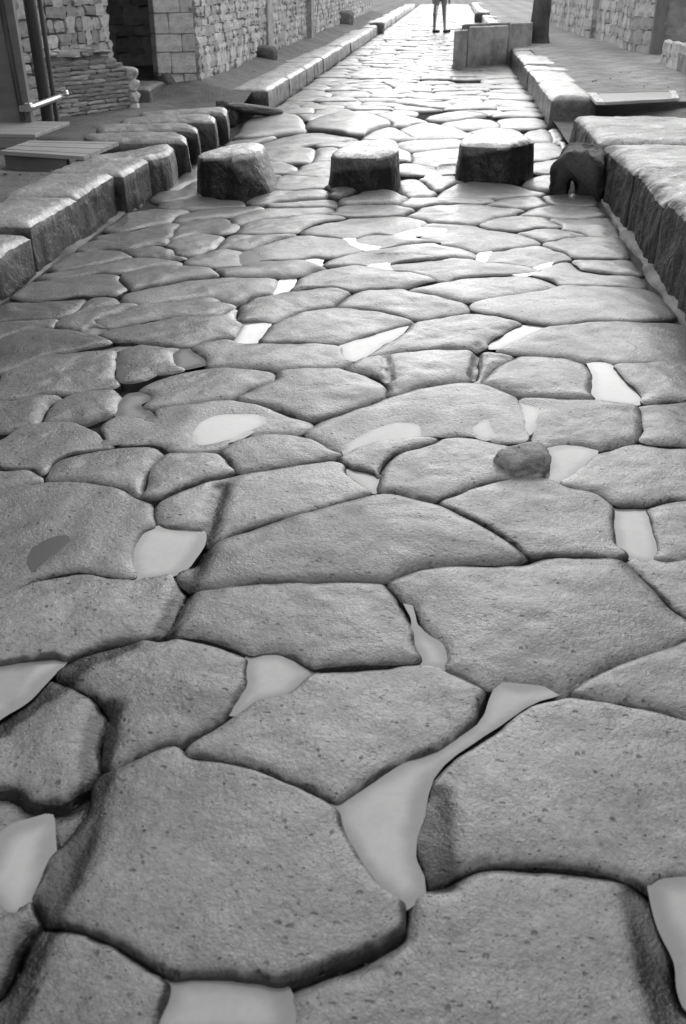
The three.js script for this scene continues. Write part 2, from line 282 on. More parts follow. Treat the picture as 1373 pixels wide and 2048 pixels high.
// the stones of the near street, one outline each (spots of the photograph, laid onto the ground)
slab([205,1545, 275,1510, 345,1488, 385,1513, 440,1523, 520,1541, 580,1563, 630,1589, 655,1612, 690,1655, 722,1730, 775,1800, 800,1860, 700,1910, 560,1952, 430,1955, 345,1948, 290,1922, 230,1887, 180,1860, 115,1843, 98,1832, 132,1750, 162,1660, 186,1590], { crown: 0.022, drop: 0.035 });
slab([60,1862, 105,1852, 180,1868, 240,1895, 330,1955, 343,2000, 330,2075, -20,2075, 5,1990, 35,1920], { drop: 0.03 });
slab([905,1745, 960,1730, 1060,1724, 1150,1735, 1230,1750, 1265,1768, 1292,1840, 1318,1930, 1345,2010, 1352,2090, 1000,2100, 700,2085, 565,2050, 572,1990, 700,1930, 800,1880, 850,1822, 875,1775], { crown: 0.024, drop: 0.04, top: -0.004 });
slab([838,1610, 862,1565, 905,1525, 980,1472, 1060,1424, 1140,1398, 1250,1408, 1350,1437, 1440,1470, 1440,1780, 1350,1755, 1270,1748, 1180,1726, 1060,1713, 960,1722, 900,1740, 858,1734, 834,1690], { crown: 0.02, drop: 0.04 });
slab([370,1500, 420,1462, 470,1428, 520,1406, 575,1388, 605,1350, 700,1337, 830,1327, 900,1342, 958,1372, 972,1402, 953,1445, 880,1495, 800,1531, 722,1578, 682,1590, 640,1583, 575,1550, 505,1525, 440,1511], { crown: 0.02, drop: 0.035 });
slab([225,1530, 205,1480, 222,1420, 190,1380, 120,1340, 220,1292, 320,1272, 420,1284, 492,1315, 503,1345, 488,1388, 430,1436, 360,1478, 280,1506], { crown: 0.024, drop: 0.04 });
slab([-60,1470, 20,1428, 60,1390, 110,1352, 175,1388, 208,1425, 192,1480, 178,1545, 120,1592, 60,1585, 20,1560, -60,1560], { crown: 0.014, top: -0.006 });
slab([-60,1580, 25,1572, 60,1600, 130,1605, 170,1575, 160,1620, 130,1640, 60,1680, -60,1700], { top: -0.03, drop: 0.02 });
slab([345,1256, 380,1202, 402,1182, 480,1166, 600,1157, 740,1161, 783,1176, 800,1210, 820,1242, 836,1308, 780,1320, 680,1324, 600,1331, 560,1319, 500,1299, 420,1276, 355,1266], { crown: 0.02 });
slab([785,1166, 850,1137, 950,1129, 1050,1126, 1110,1116, 1200,1117, 1258,1132, 1300,1172, 1350,1217, 1390,1240, 1390,1262, 1340,1285, 1270,1311, 1200,1340, 1150,1370, 1100,1391, 1040,1384, 970,1363, 905,1335, 888,1305, 845,1242, 818,1212], { crown: 0.022, drop: 0.03 });
slab([1150,1378, 1200,1348, 1270,1318, 1340,1292, 1440,1262, 1440,1458, 1350,1426, 1290,1410, 1220,1399, 1165,1392], { crown: 0.014 });
slab([1268,1128, 1320,1118, 1440,1112, 1440,1235, 1390,1240, 1350,1210, 1305,1165], { top: -0.004 });
slab([388,1160, 378,1148, 420,1124, 432,1100, 452,1076, 540,1051, 640,1026, 740,1001, 800,987, 860,1002, 920,1027, 980,1062, 1030,1091, 1050,1112, 1000,1121, 900,1122, 820,1134, 760,1153, 680,1156, 580,1159, 490,1161, 430,1171], { crown: 0.026, drop: 0.04 });
slab([882,996, 950,971, 1020,957, 1090,962, 1130,976, 1180,987, 1213,1007, 1233,1042, 1238,1102, 1170,1107, 1120,1104, 1058,1104, 1030,1080, 970,1045, 912,1012], { crown: 0.022, drop: 0.035 });
slab([1300,1012, 1350,1001, 1440,1001, 1440,1108, 1330,1120, 1316,1090, 1305,1050], {});
slab([310,1040, 320,1015, 400,977, 480,952, 580,932, 660,920, 700,936, 738,970, 690,989, 600,1014, 520,1040, 450,1070, 400,1068, 350,1060], { crown: 0.02, drop: 0.03 });
slab([-60,975, 20,969, 100,962, 190,963, 250,981, 285,1011, 308,1032, 313,1055, 290,1065, 273,1095, 272,1150, 220,1150, 150,1139, 60,1162, -60,1205], { crown: 0.02 });
slab([-60,1232, 20,1190, 60,1168, 150,1143, 230,1153, 330,1157, 353,1190, 340,1230, 310,1260, 230,1279, 150,1299, 110,1314, 20,1325, -60,1332], { crown: 0.02, drop: 0.03 });
slab([765,970, 760,940, 790,907, 860,887, 920,872, 980,882, 1010,897, 1050,930, 1088,946, 1020,950, 950,967, 890,989, 850,997, 800,984], { crown: 0.02, drop: 0.035 });
slab([685,910, 720,892, 780,876, 862,871, 868,884, 800,900, 766,930, 757,953, 720,940], {});
slab([440,905, 470,882, 540,866, 620,871, 660,891, 688,905, 650,915, 560,929, 480,938, 450,930], {});
slab([290,985, 300,942, 320,917, 400,906, 460,911, 474,930, 460,941, 400,949, 340,974, 300,989], { crown: 0.018, drop: 0.04 });
slab([92,955, 112,922, 150,906, 230,892, 280,887, 325,890, 310,920, 296,945, 285,984, 250,969, 200,960, 150,955], { drop: 0.045 });
slab([-60,985, -40,942, 25,940, 60,937, 83,955, 60,970], {});
slab([-40,905, 20,882, 70,852, 130,850, 190,878, 225,890, 150,903, 102,920, 85,945, 60,933, 20,930], {});
slab([228,875, 250,847, 300,832, 390,812, 450,802, 530,817, 600,837, 640,851, 620,867, 540,864, 470,880, 440,901, 380,904, 300,889, 250,887], { crown: 0.004, drop: 0.02, top: 0.006 });
slab([610,850, 700,832, 780,802, 860,777, 960,772, 1010,792, 1038,820, 1040,860, 1000,880, 960,869, 880,869, 780,874, 720,889, 690,904, 640,884, 600,865], { crown: 0.006, drop: 0.02, top: 0.004 });
slab([1052,802, 1100,797, 1200,802, 1278,822, 1282,860, 1230,884, 1180,893, 1120,888, 1080,868, 1062,850, 1076,822], { crown: 0.02 });
slab([1130,960, 1180,917, 1230,892, 1290,887, 1350,892, 1440,892, 1440,998, 1350,994, 1300,1008, 1250,1014, 1200,985, 1150,974], { crown: 0.022, drop: 0.03 });
slab([1290,862, 1290,824, 1350,802, 1440,792, 1440,888, 1350,888, 1302,884], {});
slab([1220,730, 1300,722, 1440,717, 1440,796, 1340,800, 1285,796, 1254,762], {});
slab([970,755, 990,732, 1060,714, 1130,714, 1168,723, 1184,750, 1190,789, 1120,789, 1050,784, 990,769], { crown: 0.024, drop: 0.04 });
slab([712,735, 742,716, 800,706, 880,697, 935,701, 954,720, 948,748, 890,759, 840,769, 790,784, 774,765, 752,745], { crown: 0.03, drop: 0.035 });
slab([958,756, 960,717, 990,702, 1010,711, 985,730, 970,750], { top: -0.012 });
slab([465,795, 510,777, 560,752, 620,737, 700,746, 760,761, 775,776, 740,795, 670,819, 620,837, 580,824, 530,807], { crown: 0.03, drop: 0.04 });
slab([295,801, 320,772, 380,752, 440,742, 520,747, 558,756, 500,776, 470,795, 400,803, 340,803], { crown: 0.024, drop: 0.04 });
slab([85,836, 102,802, 150,787, 190,777, 215,796, 238,811, 200,815, 150,829, 112,837], { crown: 0.026, drop: 0.05, tone: 0.75 });
slab([-30,838, -20,800, 30,790, 80,781, 108,787, 86,815, 76,840, 40,839], { drop: 0.04 });
slab([-30,790, 20,770, 50,732, 100,707, 180,702, 228,702, 225,740, 190,771, 130,776, 60,790, 20,798], { rough: 0.009 });
slab([238,702, 290,687, 348,691, 352,706, 348,730, 300,735, 262,749, 238,741], {});
slab([382,706, 410,687, 450,677, 520,686, 600,683, 670,691, 693,710, 680,724, 600,731, 520,724, 440,719, 402,714], { crown: 0.02, drop: 0.04 });
slab([530,680, 560,642, 620,621, 680,613, 740,616, 800,631, 813,645, 760,665, 700,680, 602,682], { crown: 0.016 });
slab([735,705, 780,682, 830,647, 900,631, 980,631, 1036,646, 1010,668, 962,690, 880,694, 800,699], { crown: 0.018 });
slab([1000,695, 1050,674, 1100,656, 1180,641, 1260,641, 1340,641, 1440,641, 1440,713, 1300,721, 1200,727, 1100,709, 1040,699], { crown: 0.018 });
slab([942,611, 1000,594, 1080,581, 1120,573, 1210,573, 1290,578, 1340,600, 1372,628, 1340,636, 1200,640, 1140,645, 1080,648, 1020,632, 962,622], { crown: 0.018 });
slab([819,579, 873,563, 898,559, 918,555, 1000,550, 1050,548, 1100,560, 1114,570, 1090,579, 1000,590, 935,601, 910,597, 880,588, 858,583], { crown: 0.018 });
slab([674,607, 710,587, 742,578, 809,578, 823,582, 865,589, 893,599, 930,606, 930,620, 880,630, 830,633, 760,617, 700,612], { crown: 0.018 });
slab([475,636, 490,611, 540,591, 620,576, 680,573, 694,581, 670,605, 600,619, 540,644, 500,642], { crown: 0.024, drop: 0.04 });
slab([580,577, 600,557, 640,544, 680,536, 710,529, 764,538, 818,544, 863,557, 870,561, 838,567, 809,573, 754,574, 697,578, 660,570, 620,572], { crown: 0.024 });
slab([260,603, 245,600, 238,591, 250,581, 300,573, 380,561, 460,554, 555,556, 567,572, 550,584, 490,589, 470,601, 445,600, 430,592, 400,592, 300,604], { crown: 0.028, drop: 0.045 });
slab([150,633, 215,623, 300,611, 420,595, 442,601, 460,612, 430,630, 330,632, 240,648, 180,655, 130,652], { crown: 0.012 });
slab([190,661, 250,651, 340,635, 430,633, 465,616, 472,640, 485,652, 478,671, 440,672, 380,687, 345,690, 290,678, 230,672], { crown: 0.016 });
slab([241,552, 268,542, 300,535, 340,532, 380,532, 414,536, 437,547, 427,551, 390,552, 340,560, 317,567, 287,570, 265,577, 255,572, 245,562], { crown: 0.03, drop: 0.04 });
slab([-40,735, 20,722, 20,668, 80,652, 150,656, 210,681, 150,695, 80,714, 30,730], { tone: 0.7 });
slab([110,651, 122,632, 200,612, 258,607, 263,616, 220,648, 170,659], {});
slab([215,700, 260,684, 205,690, 150,700, 90,722, 60,730, 110,704], { top: -0.02 });
slab([218,455, 258,431, 360,416, 362,425, 340,437, 292,446, 243,458], {});
slab([213,473, 268,465, 327,451, 360,448, 360,468, 337,474, 292,477, 230,482], {});
slab([169,500, 203,485, 268,483, 330,479, 338,484, 332,488, 312,487, 282,493, 253,498, 228,495, 203,495], { crown: 0.025 });
slab([253,501, 282,498, 312,490, 342,494, 365,492, 362,512, 342,515, 317,513, 292,509, 263,509], { crown: 0.018 });
slab([119,535, 159,510, 203,500, 250,503, 262,511, 243,516, 213,523, 181,530, 139,537], {});
slab([82,559, 139,540, 193,530, 263,515, 317,515, 342,519, 355,528, 349,531, 327,529, 300,532, 268,539, 235,544, 193,544, 131,558], { crown: 0.025 });
slab([45,579, 82,562, 139,555, 193,547, 233,547, 238,558, 250,571, 255,577, 235,590, 218,588, 188,587, 159,588, 70,598], {});
slab([-40,620, 70,600, 159,592, 167,593, 159,610, 129,627, 104,630, 0,634, -40,640], { tone: 0.6, top: -0.01 });
slab([159,612, 173,597, 203,591, 233,593, 236,603, 228,609, 208,614, 168,620, 144,626], {});
slab([-40,655, 30,640, 104,634, 122,634, 108,650, 60,655, 0,668], { top: -0.01 });
slab([340,403, 390,393, 434,401, 474,402, 478,407, 434,410, 390,415, 340,417], {});
slab([355,428, 390,424, 439,418, 479,414, 518,416, 489,423, 464,427, 444,428, 404,434, 377,436, 355,439], {});
slab([335,455, 385,443, 439,438, 451,443, 470,452, 464,458, 439,468, 422,465, 402,464, 370,469, 338,477], { crown: 0.018 });
slab([350,479, 390,468, 424,469, 436,474, 432,488, 424,493, 402,500, 380,508, 346,510, 332,500, 337,486], {});
slab([439,491, 454,480, 469,473, 498,470, 533,471, 573,469, 588,470, 578,474, 548,481, 523,489, 494,496, 474,496, 454,493, 442,497], { crown: 0.022, drop: 0.035 });
slab([471,446, 479,435, 498,425, 538,418, 588,417, 645,416, 660,420, 637,425, 607,428, 563,433, 523,437, 494,441], {});
slab([489,466, 494,450, 523,442, 573,437, 612,432, 657,430, 678,433, 678,438, 637,444, 607,456, 573,465, 538,467, 508,468], {});
slab([607,458, 632,448, 680,441, 712,437, 796,433, 842,442, 842,450, 818,457, 789,466, 759,465, 734,468, 700,473, 665,472, 640,470, 622,467], { crown: 0.018 });
slab([510,499, 528,490, 553,482, 588,472, 607,471, 625,471, 680,476, 718,490, 700,500, 670,507, 642,514, 612,516, 563,516, 525,516, 516,510], {});
slab([400,516, 422,507, 439,498, 454,497, 475,501, 475,511, 480,519, 480,528, 464,531, 429,534, 409,532, 378,528], { crown: 0.014 });
slab([441,547, 434,538, 464,534, 498,528, 528,521, 563,520, 612,518, 637,527, 648,533, 622,538, 600,547, 583,555, 568,554, 555,551, 513,552, 469,551], { crown: 0.026, drop: 0.035 });
slab([665,428, 690,416, 724,413, 764,413, 814,418, 832,422, 799,430, 754,431, 710,431, 675,429], { crown: 0.014 });
slab([814,429, 833,421, 873,411, 927,409, 967,412, 1010,418, 1046,420, 1030,425, 1000,431, 970,434, 937,443, 883,442, 858,437], { crown: 0.02 });
slab([712,479, 734,471, 754,469, 789,471, 833,475, 886,484, 853,484, 814,487, 764,492, 724,486], { crown: 0.016 });
slab([642,530, 685,520, 722,508, 784,495, 819,490, 866,487, 883,492, 920,498, 935,504, 940,515, 908,513, 838,519, 794,520, 759,523, 727,527, 680,530], { crown: 0.02, drop: 0.035 });
slab([850,452, 868,447, 903,448, 940,453, 970,460, 1010,461, 1060,469, 1075,480, 1050,489, 1000,498, 960,501, 947,495, 908,488, 883,485, 840,475, 883,469, 893,460], { crown: 0.018, drop: 0.035 });
slab([776,532, 794,527, 838,522, 908,516, 940,517, 952,522, 1000,527, 1040,531, 1074,537, 1050,541, 1000,546, 957,547, 908,553, 890,558, 873,553, 843,546, 809,541], { crown: 0.02 });
slab([975,408, 1034,398, 1082,397, 1102,408, 1088,411, 1053,417, 1020,412, 985,409], {});
slab([1045,428, 1069,417, 1104,410, 1174,413, 1196,413, 1212,424, 1216,429, 1152,434, 1088,431], {});
slab([1106,405, 1090,398, 1109,394, 1185,392, 1195,407, 1174,410], {});
slab([980,451, 1007,438, 1047,433, 1088,436, 1120,448, 1128,452, 1074,453, 1034,460, 1000,458], { crown: 0.016 });
slab([1103,438, 1169,437, 1222,433, 1237,451, 1247,470, 1237,473, 1196,471, 1169,465, 1133,456, 1122,447], {});
slab([1036,463, 1074,456, 1109,457, 1152,464, 1172,468, 1142,471, 1115,477, 1093,479, 1069,474, 1047,469], { crown: 0.016 });
slab([1098,489, 1120,479, 1147,475, 1179,473, 1239,477, 1250,479, 1252,514, 1217,516, 1152,514, 1136,506, 1110,498], {});
slab([978,502, 1020,496, 1061,492, 1085,492, 1109,500, 1142,514, 1093,523, 1074,530, 1034,528, 978,521], {});
slab([1090,537, 1115,526, 1142,521, 1155,533, 1169,542, 1270,549, 1290,568, 1276,572, 1209,568, 1131,568, 1110,558, 1072,546], {});
slab([1149,521, 1196,518, 1250,519, 1268,532, 1282,547, 1222,544, 1170,539, 1156,529], {});
slab([462,273, 470,252, 487,237, 522,236, 549,233, 584,232, 598,246, 610,259, 589,265, 549,270, 490,277], { crown: 0.035, drop: 0.04, top: 0.02 });
slab([617,259, 623,248, 648,236, 683,226, 712,226, 747,233, 783,245, 760,255, 732,266, 715,273, 678,265, 638,260], { crown: 0.035, drop: 0.04, top: 0.02 });
slab([735,277, 742,265, 762,258, 780,257, 813,267, 826,276, 800,280, 765,280], { crown: 0.02, drop: 0.03 });
slab([522,284, 549,275, 579,270, 638,264, 678,270, 710,277, 653,280, 598,286, 564,293, 524,297, 510,289], { top: -0.01 });
slab([440,285, 490,281, 547,273, 545,277, 502,284, 440,291], {});
slab([524,300, 564,296, 598,296, 628,301, 630,309, 622,320, 589,320, 549,323, 535,318], {});
slab([634,301, 665,295, 661,320, 628,320], {});
slab([538,341, 534,320, 554,325, 592,339, 579,343, 549,343], {});
slab([588,344, 613,335, 655,322, 655,349, 613,350, 586,349], {});
slab([555,368, 579,352, 628,355, 655,359, 655,373, 623,375, 586,379, 552,373], {});
slab([530,390, 560,382, 620,380, 663,381, 678,390, 640,397, 560,404, 505,404], {});
slab([655,384, 673,371, 695,368, 727,378, 707,390, 688,396, 663,397], { crown: 0.03, top: 0.02 });
slab([690,398, 722,385, 760,383, 790,389, 806,401, 760,407, 700,409], { crown: 0.03, top: 0.01 });
slab([757,230, 797,229, 847,243, 830,248, 802,254, 782,246, 767,236], { crown: 0.03, drop: 0.045 });
slab([809,257, 830,248, 863,247, 933,265, 916,276, 871,276, 828,274], { crown: 0.025 });
slab([862,236, 907,225, 961,228, 946,233, 891,243], { crown: 0.03, drop: 0.045 });
slab([893,248, 918,241, 957,237, 994,243, 997,251, 940,261], { crown: 0.02 });
slab([1003,242, 1024,236, 1084,237, 1095,247, 1094,252, 1016,256], { crown: 0.02 });
slab([799,291, 816,281, 863,280, 914,280, 912,295, 836,303, 814,297], { crown: 0.025 });
slab([940,264, 968,256, 1012,259, 1029,263, 990,267], {});
slab([1062,267, 1096,259, 1106,269, 1103,281, 1073,283], {});
slab([1100,258, 1143,255, 1145,279, 1110,282], {});
slab([1074,287, 1114,287, 1129,308, 1077,321], {});
slab([1119,285, 1145,283, 1150,296, 1132,302], {});
slab([792,292, 805,297, 823,310, 812,319, 800,317], {});
slab([829,305, 912,298, 912,321, 863,332, 829,316], {});
slab([807,330, 857,333, 869,338, 849,346, 813,346], {});
slab([870,341, 914,323, 917,344, 890,347], { crown: 0.03, top: 0.015 });
slab([812,361, 844,361, 869,383, 849,393, 823,391, 813,378], { crown: 0.02 });
slab([851,358, 891,350, 917,360, 900,371, 872,379], {});
slab([879,391, 913,367, 1001,370, 1057,378, 1082,383, 1057,388, 946,393, 891,395], {});
slab([1061,374, 1074,359, 1101,352, 1109,358, 1107,376, 1080,380], { crown: 0.03 });
slab([1077,326, 1130,314, 1120,343, 1077,343], {});
slab([320,371, 350,351, 384,329, 386,360, 345,380], {});
slab([312,386, 345,382, 388,366, 392,392, 340,400, 322,396], {});
slab([545,402, 600,399, 655,399, 664,406, 620,410, 560,412], {});
slab([810,402, 850,397, 905,397, 970,399, 968,406, 900,407, 860,409, 826,413], {});
slab([-70,1838, 20,1840, 72,1848, 46,1900, 6,1980, -70,1995], {});
{ // lay them: near stones finely, far ones coarser; the rows beyond follow the same bond
  const boxOf = (p) => [Math.min(...p.map((a) => a[0])), Math.max(...p.map((a) => a[0])), Math.min(...p.map((a) => a[1])), Math.max(...p.map((a) => a[1]))];
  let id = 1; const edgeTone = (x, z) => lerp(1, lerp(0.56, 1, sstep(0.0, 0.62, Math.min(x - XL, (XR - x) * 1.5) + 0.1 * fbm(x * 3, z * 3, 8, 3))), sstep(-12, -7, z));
  const place = (poly, o, list) => {
    const b = boxOf(poly), cz = (b[2] + b[3]) / 2, cx = (b[0] + b[1]) / 2, near = -cz, r = rng(id * 977 + 5), big = Math.max(b[1] - b[0], b[3] - b[2]);
    const n = near < 2.2 ? 220 : near < 4.5 ? 100 : near < 9 ? 64 : near < 20 ? 36 : 22, rings = near < 2.2 ? 38 : near < 4.5 ? 24 : near < 9 ? 13 : near < 20 ? 7 : 4, tone = (o.tone ?? 1) * (0.76 + 0.44 * r()), S = id * 3.1;
    const spec = { n, rings, seed: id++, wob: 0.004, rough: 0.006, w: (near < 3 ? 0.005 : 0.010) + 0.010 * r(), bottom: -0.12, rows: near < 9 ? 2 : 1, ...o, inset: o.inset ?? 0, crown: (o.crown ?? 0.013) * (near < 3 ? 0.4 : near < 6.5 ? 0.3 : 0.6), drop: (o.drop ?? 0.028) * (near < 3 ? 0.38 : near < 6.5 ? 0.5 : 0.85), top: (o.top ?? 0) + (r() - 0.5) * 0.008, tx: (r() - 0.5) * 0.03, tz: (r() - 0.5) * 0.03 + (o.tz ?? 0), shape: (x, z, h) => worn(x, z, h, o.steep), tone: (x, y, z, i, e) => tone * lerp(0.22, 1, sstep(0.002, near < 4 ? 0.008 : 0.016, e + 0.005 * noise(x * 45, z * 45, 4))) * edgeTone(x, z) * (near < 3.2 ? rutShade(x, z) : 1) * (1 + 0.24 * fbm(x * 2.2 + S, z * 2.2, 1, 3)) };
    for (const p of pools) if (p.level > -0.0088 && !p.set) { const c = heart(p.poly).c; if (inside(poly, c[0], c[1])) { p.set = true; p.level = Math.max(-0.0085, Math.min(...lump(poly, { ...spec, shape: null, probe: p.poly.map(([x, z]) => [lerp(c[0], x, 0.9), lerp(c[1], z, 0.9)]) })) + 0.001); } }
    list.push(lump(poly, spec));
  };
  // every stone reaches to the middle of the joint it shares with its neighbours, or to the water's edge
  const signed = (p, x, z) => (inside(p, x, z) ? -1 : 1) * edgeDist(p, x, z), joints = pools.filter((p) => p.level < -0.0088);
  for (const t of traced) t.box = boxOf(t.poly);
  const fit = (poly, box, self, others, reach, n) => {
    if (cross(poly) > 0) poly = poly.slice().reverse();
    const ring = resample(poly, n, 0.5), M = 0.14, near = others.filter((o) => o !== self && o.box[0] < box[1] + M && o.box[1] > box[0] - M && o.box[2] < box[3] + M && o.box[3] > box[2] - M), wet = joints.filter((o) => o.box[0] < box[1] && o.box[1] > box[0] && o.box[2] < box[3] && o.box[3] > box[2]);
    const ok = (x, z) => { for (const w of wet) if (x > w.box[0] && x < w.box[1] && z > w.box[2] && z < w.box[3] && inside(w.poly, x, z)) return false; const d = signed(ring, x, z); if (d > XR - x - 0.02 && d > 0 || x > XR - 0.015 || x < XL + 0.015) return false; for (const o of near) { if (x < o.box[0] - M || x > o.box[1] + M || z < o.box[2] - M || z > o.box[3] + M) continue; if (signed(o.poly, x, z) < d) return false; } return true; };
    const nor = ring.map((_, i) => { const a = ring[(i - 2 + n) % n], b = ring[(i + 2) % n], dx = b[0] - a[0], dz = b[1] - a[1], l = Math.hypot(dx, dz) || 1; return [-dz / l, dx / l]; });
    let t = ring.map(([x, z], i) => { const [nx, nz] = nor[i], st = 0.003; let d = 0; if (ok(x, z)) { while (d < reach && ok(x + nx * (d + st), z + nz * (d + st))) d += st; } else { while (d > -0.07 && !ok(x + nx * d, z + nz * d)) d -= st; } return d; });
    for (let k = 0; k < 2; k++) t = t.map((v, i) => Math.min(v + 0.002, 0.5 * v + 0.25 * (t[(i + n - 1) % n] + t[(i + 1) % n])));
    return ring.map(([x, z], i) => [x + nor[i][0] * (t[i] - 0.0008), z + nor[i][1] * (t[i] - 0.0008)]);
  };
  const laid = traced.map((t) => { const z = (t.box[2] + t.box[3]) / 2; return fit(t.poly, t.box, t, traced, z > -3 ? 0.045 : 0.07, z > -2.2 ? 220 : z > -4.5 ? 110 : 64); });
  const geos = [];
  traced.forEach((t, i) => { t.poly = laid[i]; t.box = boxOf(t.poly); });
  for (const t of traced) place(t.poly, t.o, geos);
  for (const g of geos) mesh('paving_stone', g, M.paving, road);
  const covered = (x, z) => joints.some((p) => x > p.box[0] && x < p.box[1] && z > p.box[2] && z < p.box[3] && inside(p.poly, x, z)) || traced.some((t) => x > t.box[0] && x < t.box[1] && z > t.box[2] && z < t.box[3] && inside(t.poly, x, z));
  // rows of sites across the street
  const sites = [], r = rng(77);
  for (let z = -0.6, k = 0; z > -72; k++) { const step = 0.40 + 0.12 * r(), n = 6 + (r() < 0.4 ? 1 : 0), off = (k % 2) * 0.5; for (let i = -1; i <= n; i++) { const x = XL + (i + 0.5 * off + 0.25 + (r() - 0.5) * 0.5) * (XR - XL) / n; if (x > XL - 0.02 && x < XR + 0.02) sites.push([x, z + (r() - 0.5) * 0.34]); } z -= step; }
  const far = []; let single = geos.length;
  for (const s of sites) {
    let cell = [[Math.max(XL + 0.03, s[0] - 0.6), s[1] - 0.55], [Math.min(XR - 0.03, s[0] + 0.6), s[1] - 0.55], [Math.min(XR - 0.03, s[0] + 0.6), s[1] + 0.55], [Math.max(XL + 0.03, s[0] - 0.6), s[1] + 0.55]];
    for (const q of sites) {
      const dx = q[0] - s[0], dz = q[1] - s[1], l = Math.hypot(dx, dz); if (l < 1e-6 || l > 1.7) continue;
      const mx = (q[0] + s[0]) / 2, mz = (q[1] + s[1]) / 2, out = [];
      for (let i = 0; i < cell.length; i++) { const a = cell[i], b = cell[(i + 1) % cell.length], da = (a[0] - mx) * dx + (a[1] - mz) * dz, db = (b[0] - mx) * dx + (b[1] - mz) * dz; if (da <= 0) out.push(a); if (da * db < 0) { const t = da / (da - db); out.push([lerp(a[0], b[0], t), lerp(a[1], b[1], t)]); } }
      cell = out; if (cell.length < 3) break;
    }
    if (cell.length < 3 || Math.abs(cross(cell)) < 0.03) continue;
    let hit = 0, all = 0; const b = boxOf(cell);
    for (let i = 0; i < 9; i++) for (let j = 0; j < 9; j++) { const x = lerp(b[0], b[1], (i + 0.5) / 9), z = lerp(b[2], b[3], (j + 0.5) / 9); if (inside(cell, x, z)) { all++; if (covered(x, z)) hit++; } }
    const share = hit / Math.max(1, all); if (share > 0.55) continue;
    if (share > 0) { const h = heart(cell).c; cell = resample(cell, 48, 0.3).map(([x, z]) => { let k = 1; while (k > 0.1 && covered(lerp(h[0], x, k), lerp(h[1], z, k))) k -= 0.03; return [lerp(h[0], x, k - 0.02), lerp(h[1], z, k - 0.02)]; }); if (covered(h[0], h[1]) || Math.abs(cross(cell)) < 0.012) continue; }
    if (Math.hypot(s[0] - 0.02, s[1] + 16.3) < 0.3) continue;           // a stone is missing here
    const one = [], lower = share > 0.08;
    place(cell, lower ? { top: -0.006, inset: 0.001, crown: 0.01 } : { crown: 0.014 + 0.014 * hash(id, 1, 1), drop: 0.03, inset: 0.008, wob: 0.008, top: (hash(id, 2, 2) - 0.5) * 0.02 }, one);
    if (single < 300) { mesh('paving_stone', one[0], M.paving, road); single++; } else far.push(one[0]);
  }
  stuff(mesh('distant_paving', mergeGeometries(far), M.paving, road));
  for (const p of pools) {
    const big = resample(p.poly, 40, 0.4), c = heart(big).c, g = p.level > -0.0088 ? 0.012 : c[1] < -4.2 ? 0.02 : 0.022, out = big.map(([x, z]) => { const l = Math.hypot(x - c[0], z - c[1]) || 1; return [x + (x - c[0]) / l * g, z + (z - c[1]) / l * g]; });
    water(out, p.poly, p.level, M[p.kind]);
  }
}

// ------------------------------------------------------------------ pavements with their kerb stones
const HL = 0.23;                                                       // left kerb height
const HR = (z) => lerp(0.40, 0.27, sstep(-4.5, -8.5, z));              // the right one rises towards the near end
// weathered side faces: dark algae with pale runs, clean worn top
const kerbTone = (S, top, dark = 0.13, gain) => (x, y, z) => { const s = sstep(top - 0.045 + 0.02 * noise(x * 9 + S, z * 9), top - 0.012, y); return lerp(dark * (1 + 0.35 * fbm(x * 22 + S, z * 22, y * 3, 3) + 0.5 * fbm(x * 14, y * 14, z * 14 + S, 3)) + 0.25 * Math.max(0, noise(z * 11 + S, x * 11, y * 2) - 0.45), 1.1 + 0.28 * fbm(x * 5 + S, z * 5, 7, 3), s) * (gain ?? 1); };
const pavement = setting('pavement'), pavement2 = setting('pavement');
function kerb(parent, poly, top, o = {}) { const S = poly[0][1] * 3.7; return mesh(o.name ?? 'kerb_stone', lump(poly, { n: 120, rings: 16, top, bottom: -0.15, drop: 0.03, w: 0.02, crown: 0.006, rough: 0.008, wob: 0.008, rows: 7, flare: 0.012, side: 0.008, inset: 0.003, soft: 0.1, seed: Math.round(900 + poly[0][1] * 31 + poly[0][0] * 7), tone: kerbTone(S, top, o.dark, o.gain), ...o }), o.dry ? M.kerbDry : M.kerb, parent); }
const box4 = (x0, x1, z0, z1) => { const o = [], m = 5; for (let i = 0; i < m; i++) o.push([lerp(x0, x1, i / m), z0]); for (let i = 0; i < m; i++) o.push([x1, lerp(z0, z1, i / m)]); for (let i = 0; i < m; i++) o.push([lerp(x1, x0, i / m), z1]); for (let i = 0; i < m; i++) o.push([x0, lerp(z1, z0, i / m)]); return o; };
// left: long blocks, then slabs laid across the footway, then long blocks again
for (const [z0, z1, w, top, dx] of [[-2.2, -3.6, 0.42, 0.21, 0], [-3.62, -4.86, 0.40, 0.205, 0.0], [-4.9, -5.62, 0.44, 0.245, -0.02], [-5.64, -6.36, 0.46, 0.25, -0.03], [-6.42, -7.04, 0.5, 0.24, 0.01]]) kerb(pavement, box4(XL - w, XL + dx, z0, z1), top);
const crossSlab = (list, top, o) => kerb(pavement, flat(list, top), top, { name: 'cross_slab', n: 130, bulge: 0.012, ...o });
crossSlab([172,312, 240,300, 300,290, 338,283, 348,290, 338,303, 300,312, 230,320, 180,322], 0.25, {});
crossSlab([165,268, 230,264, 300,261, 355,262, 372,270, 375,282, 345,280, 280,280, 190,279], 0.24);
crossSlab([192,250, 250,246, 330,246, 378,246, 396,253, 396,262, 360,258, 290,257, 200,260], 0.235);
crossSlab([240,236, 300,231, 380,227, 420,226, 431,231, 430,240, 395,240, 320,241, 245,243], 0.25);
crossSlab([278,224, 330,220, 400,216, 444,210, 455,214, 453,226, 420,224, 340,226, 285,229], 0.245);
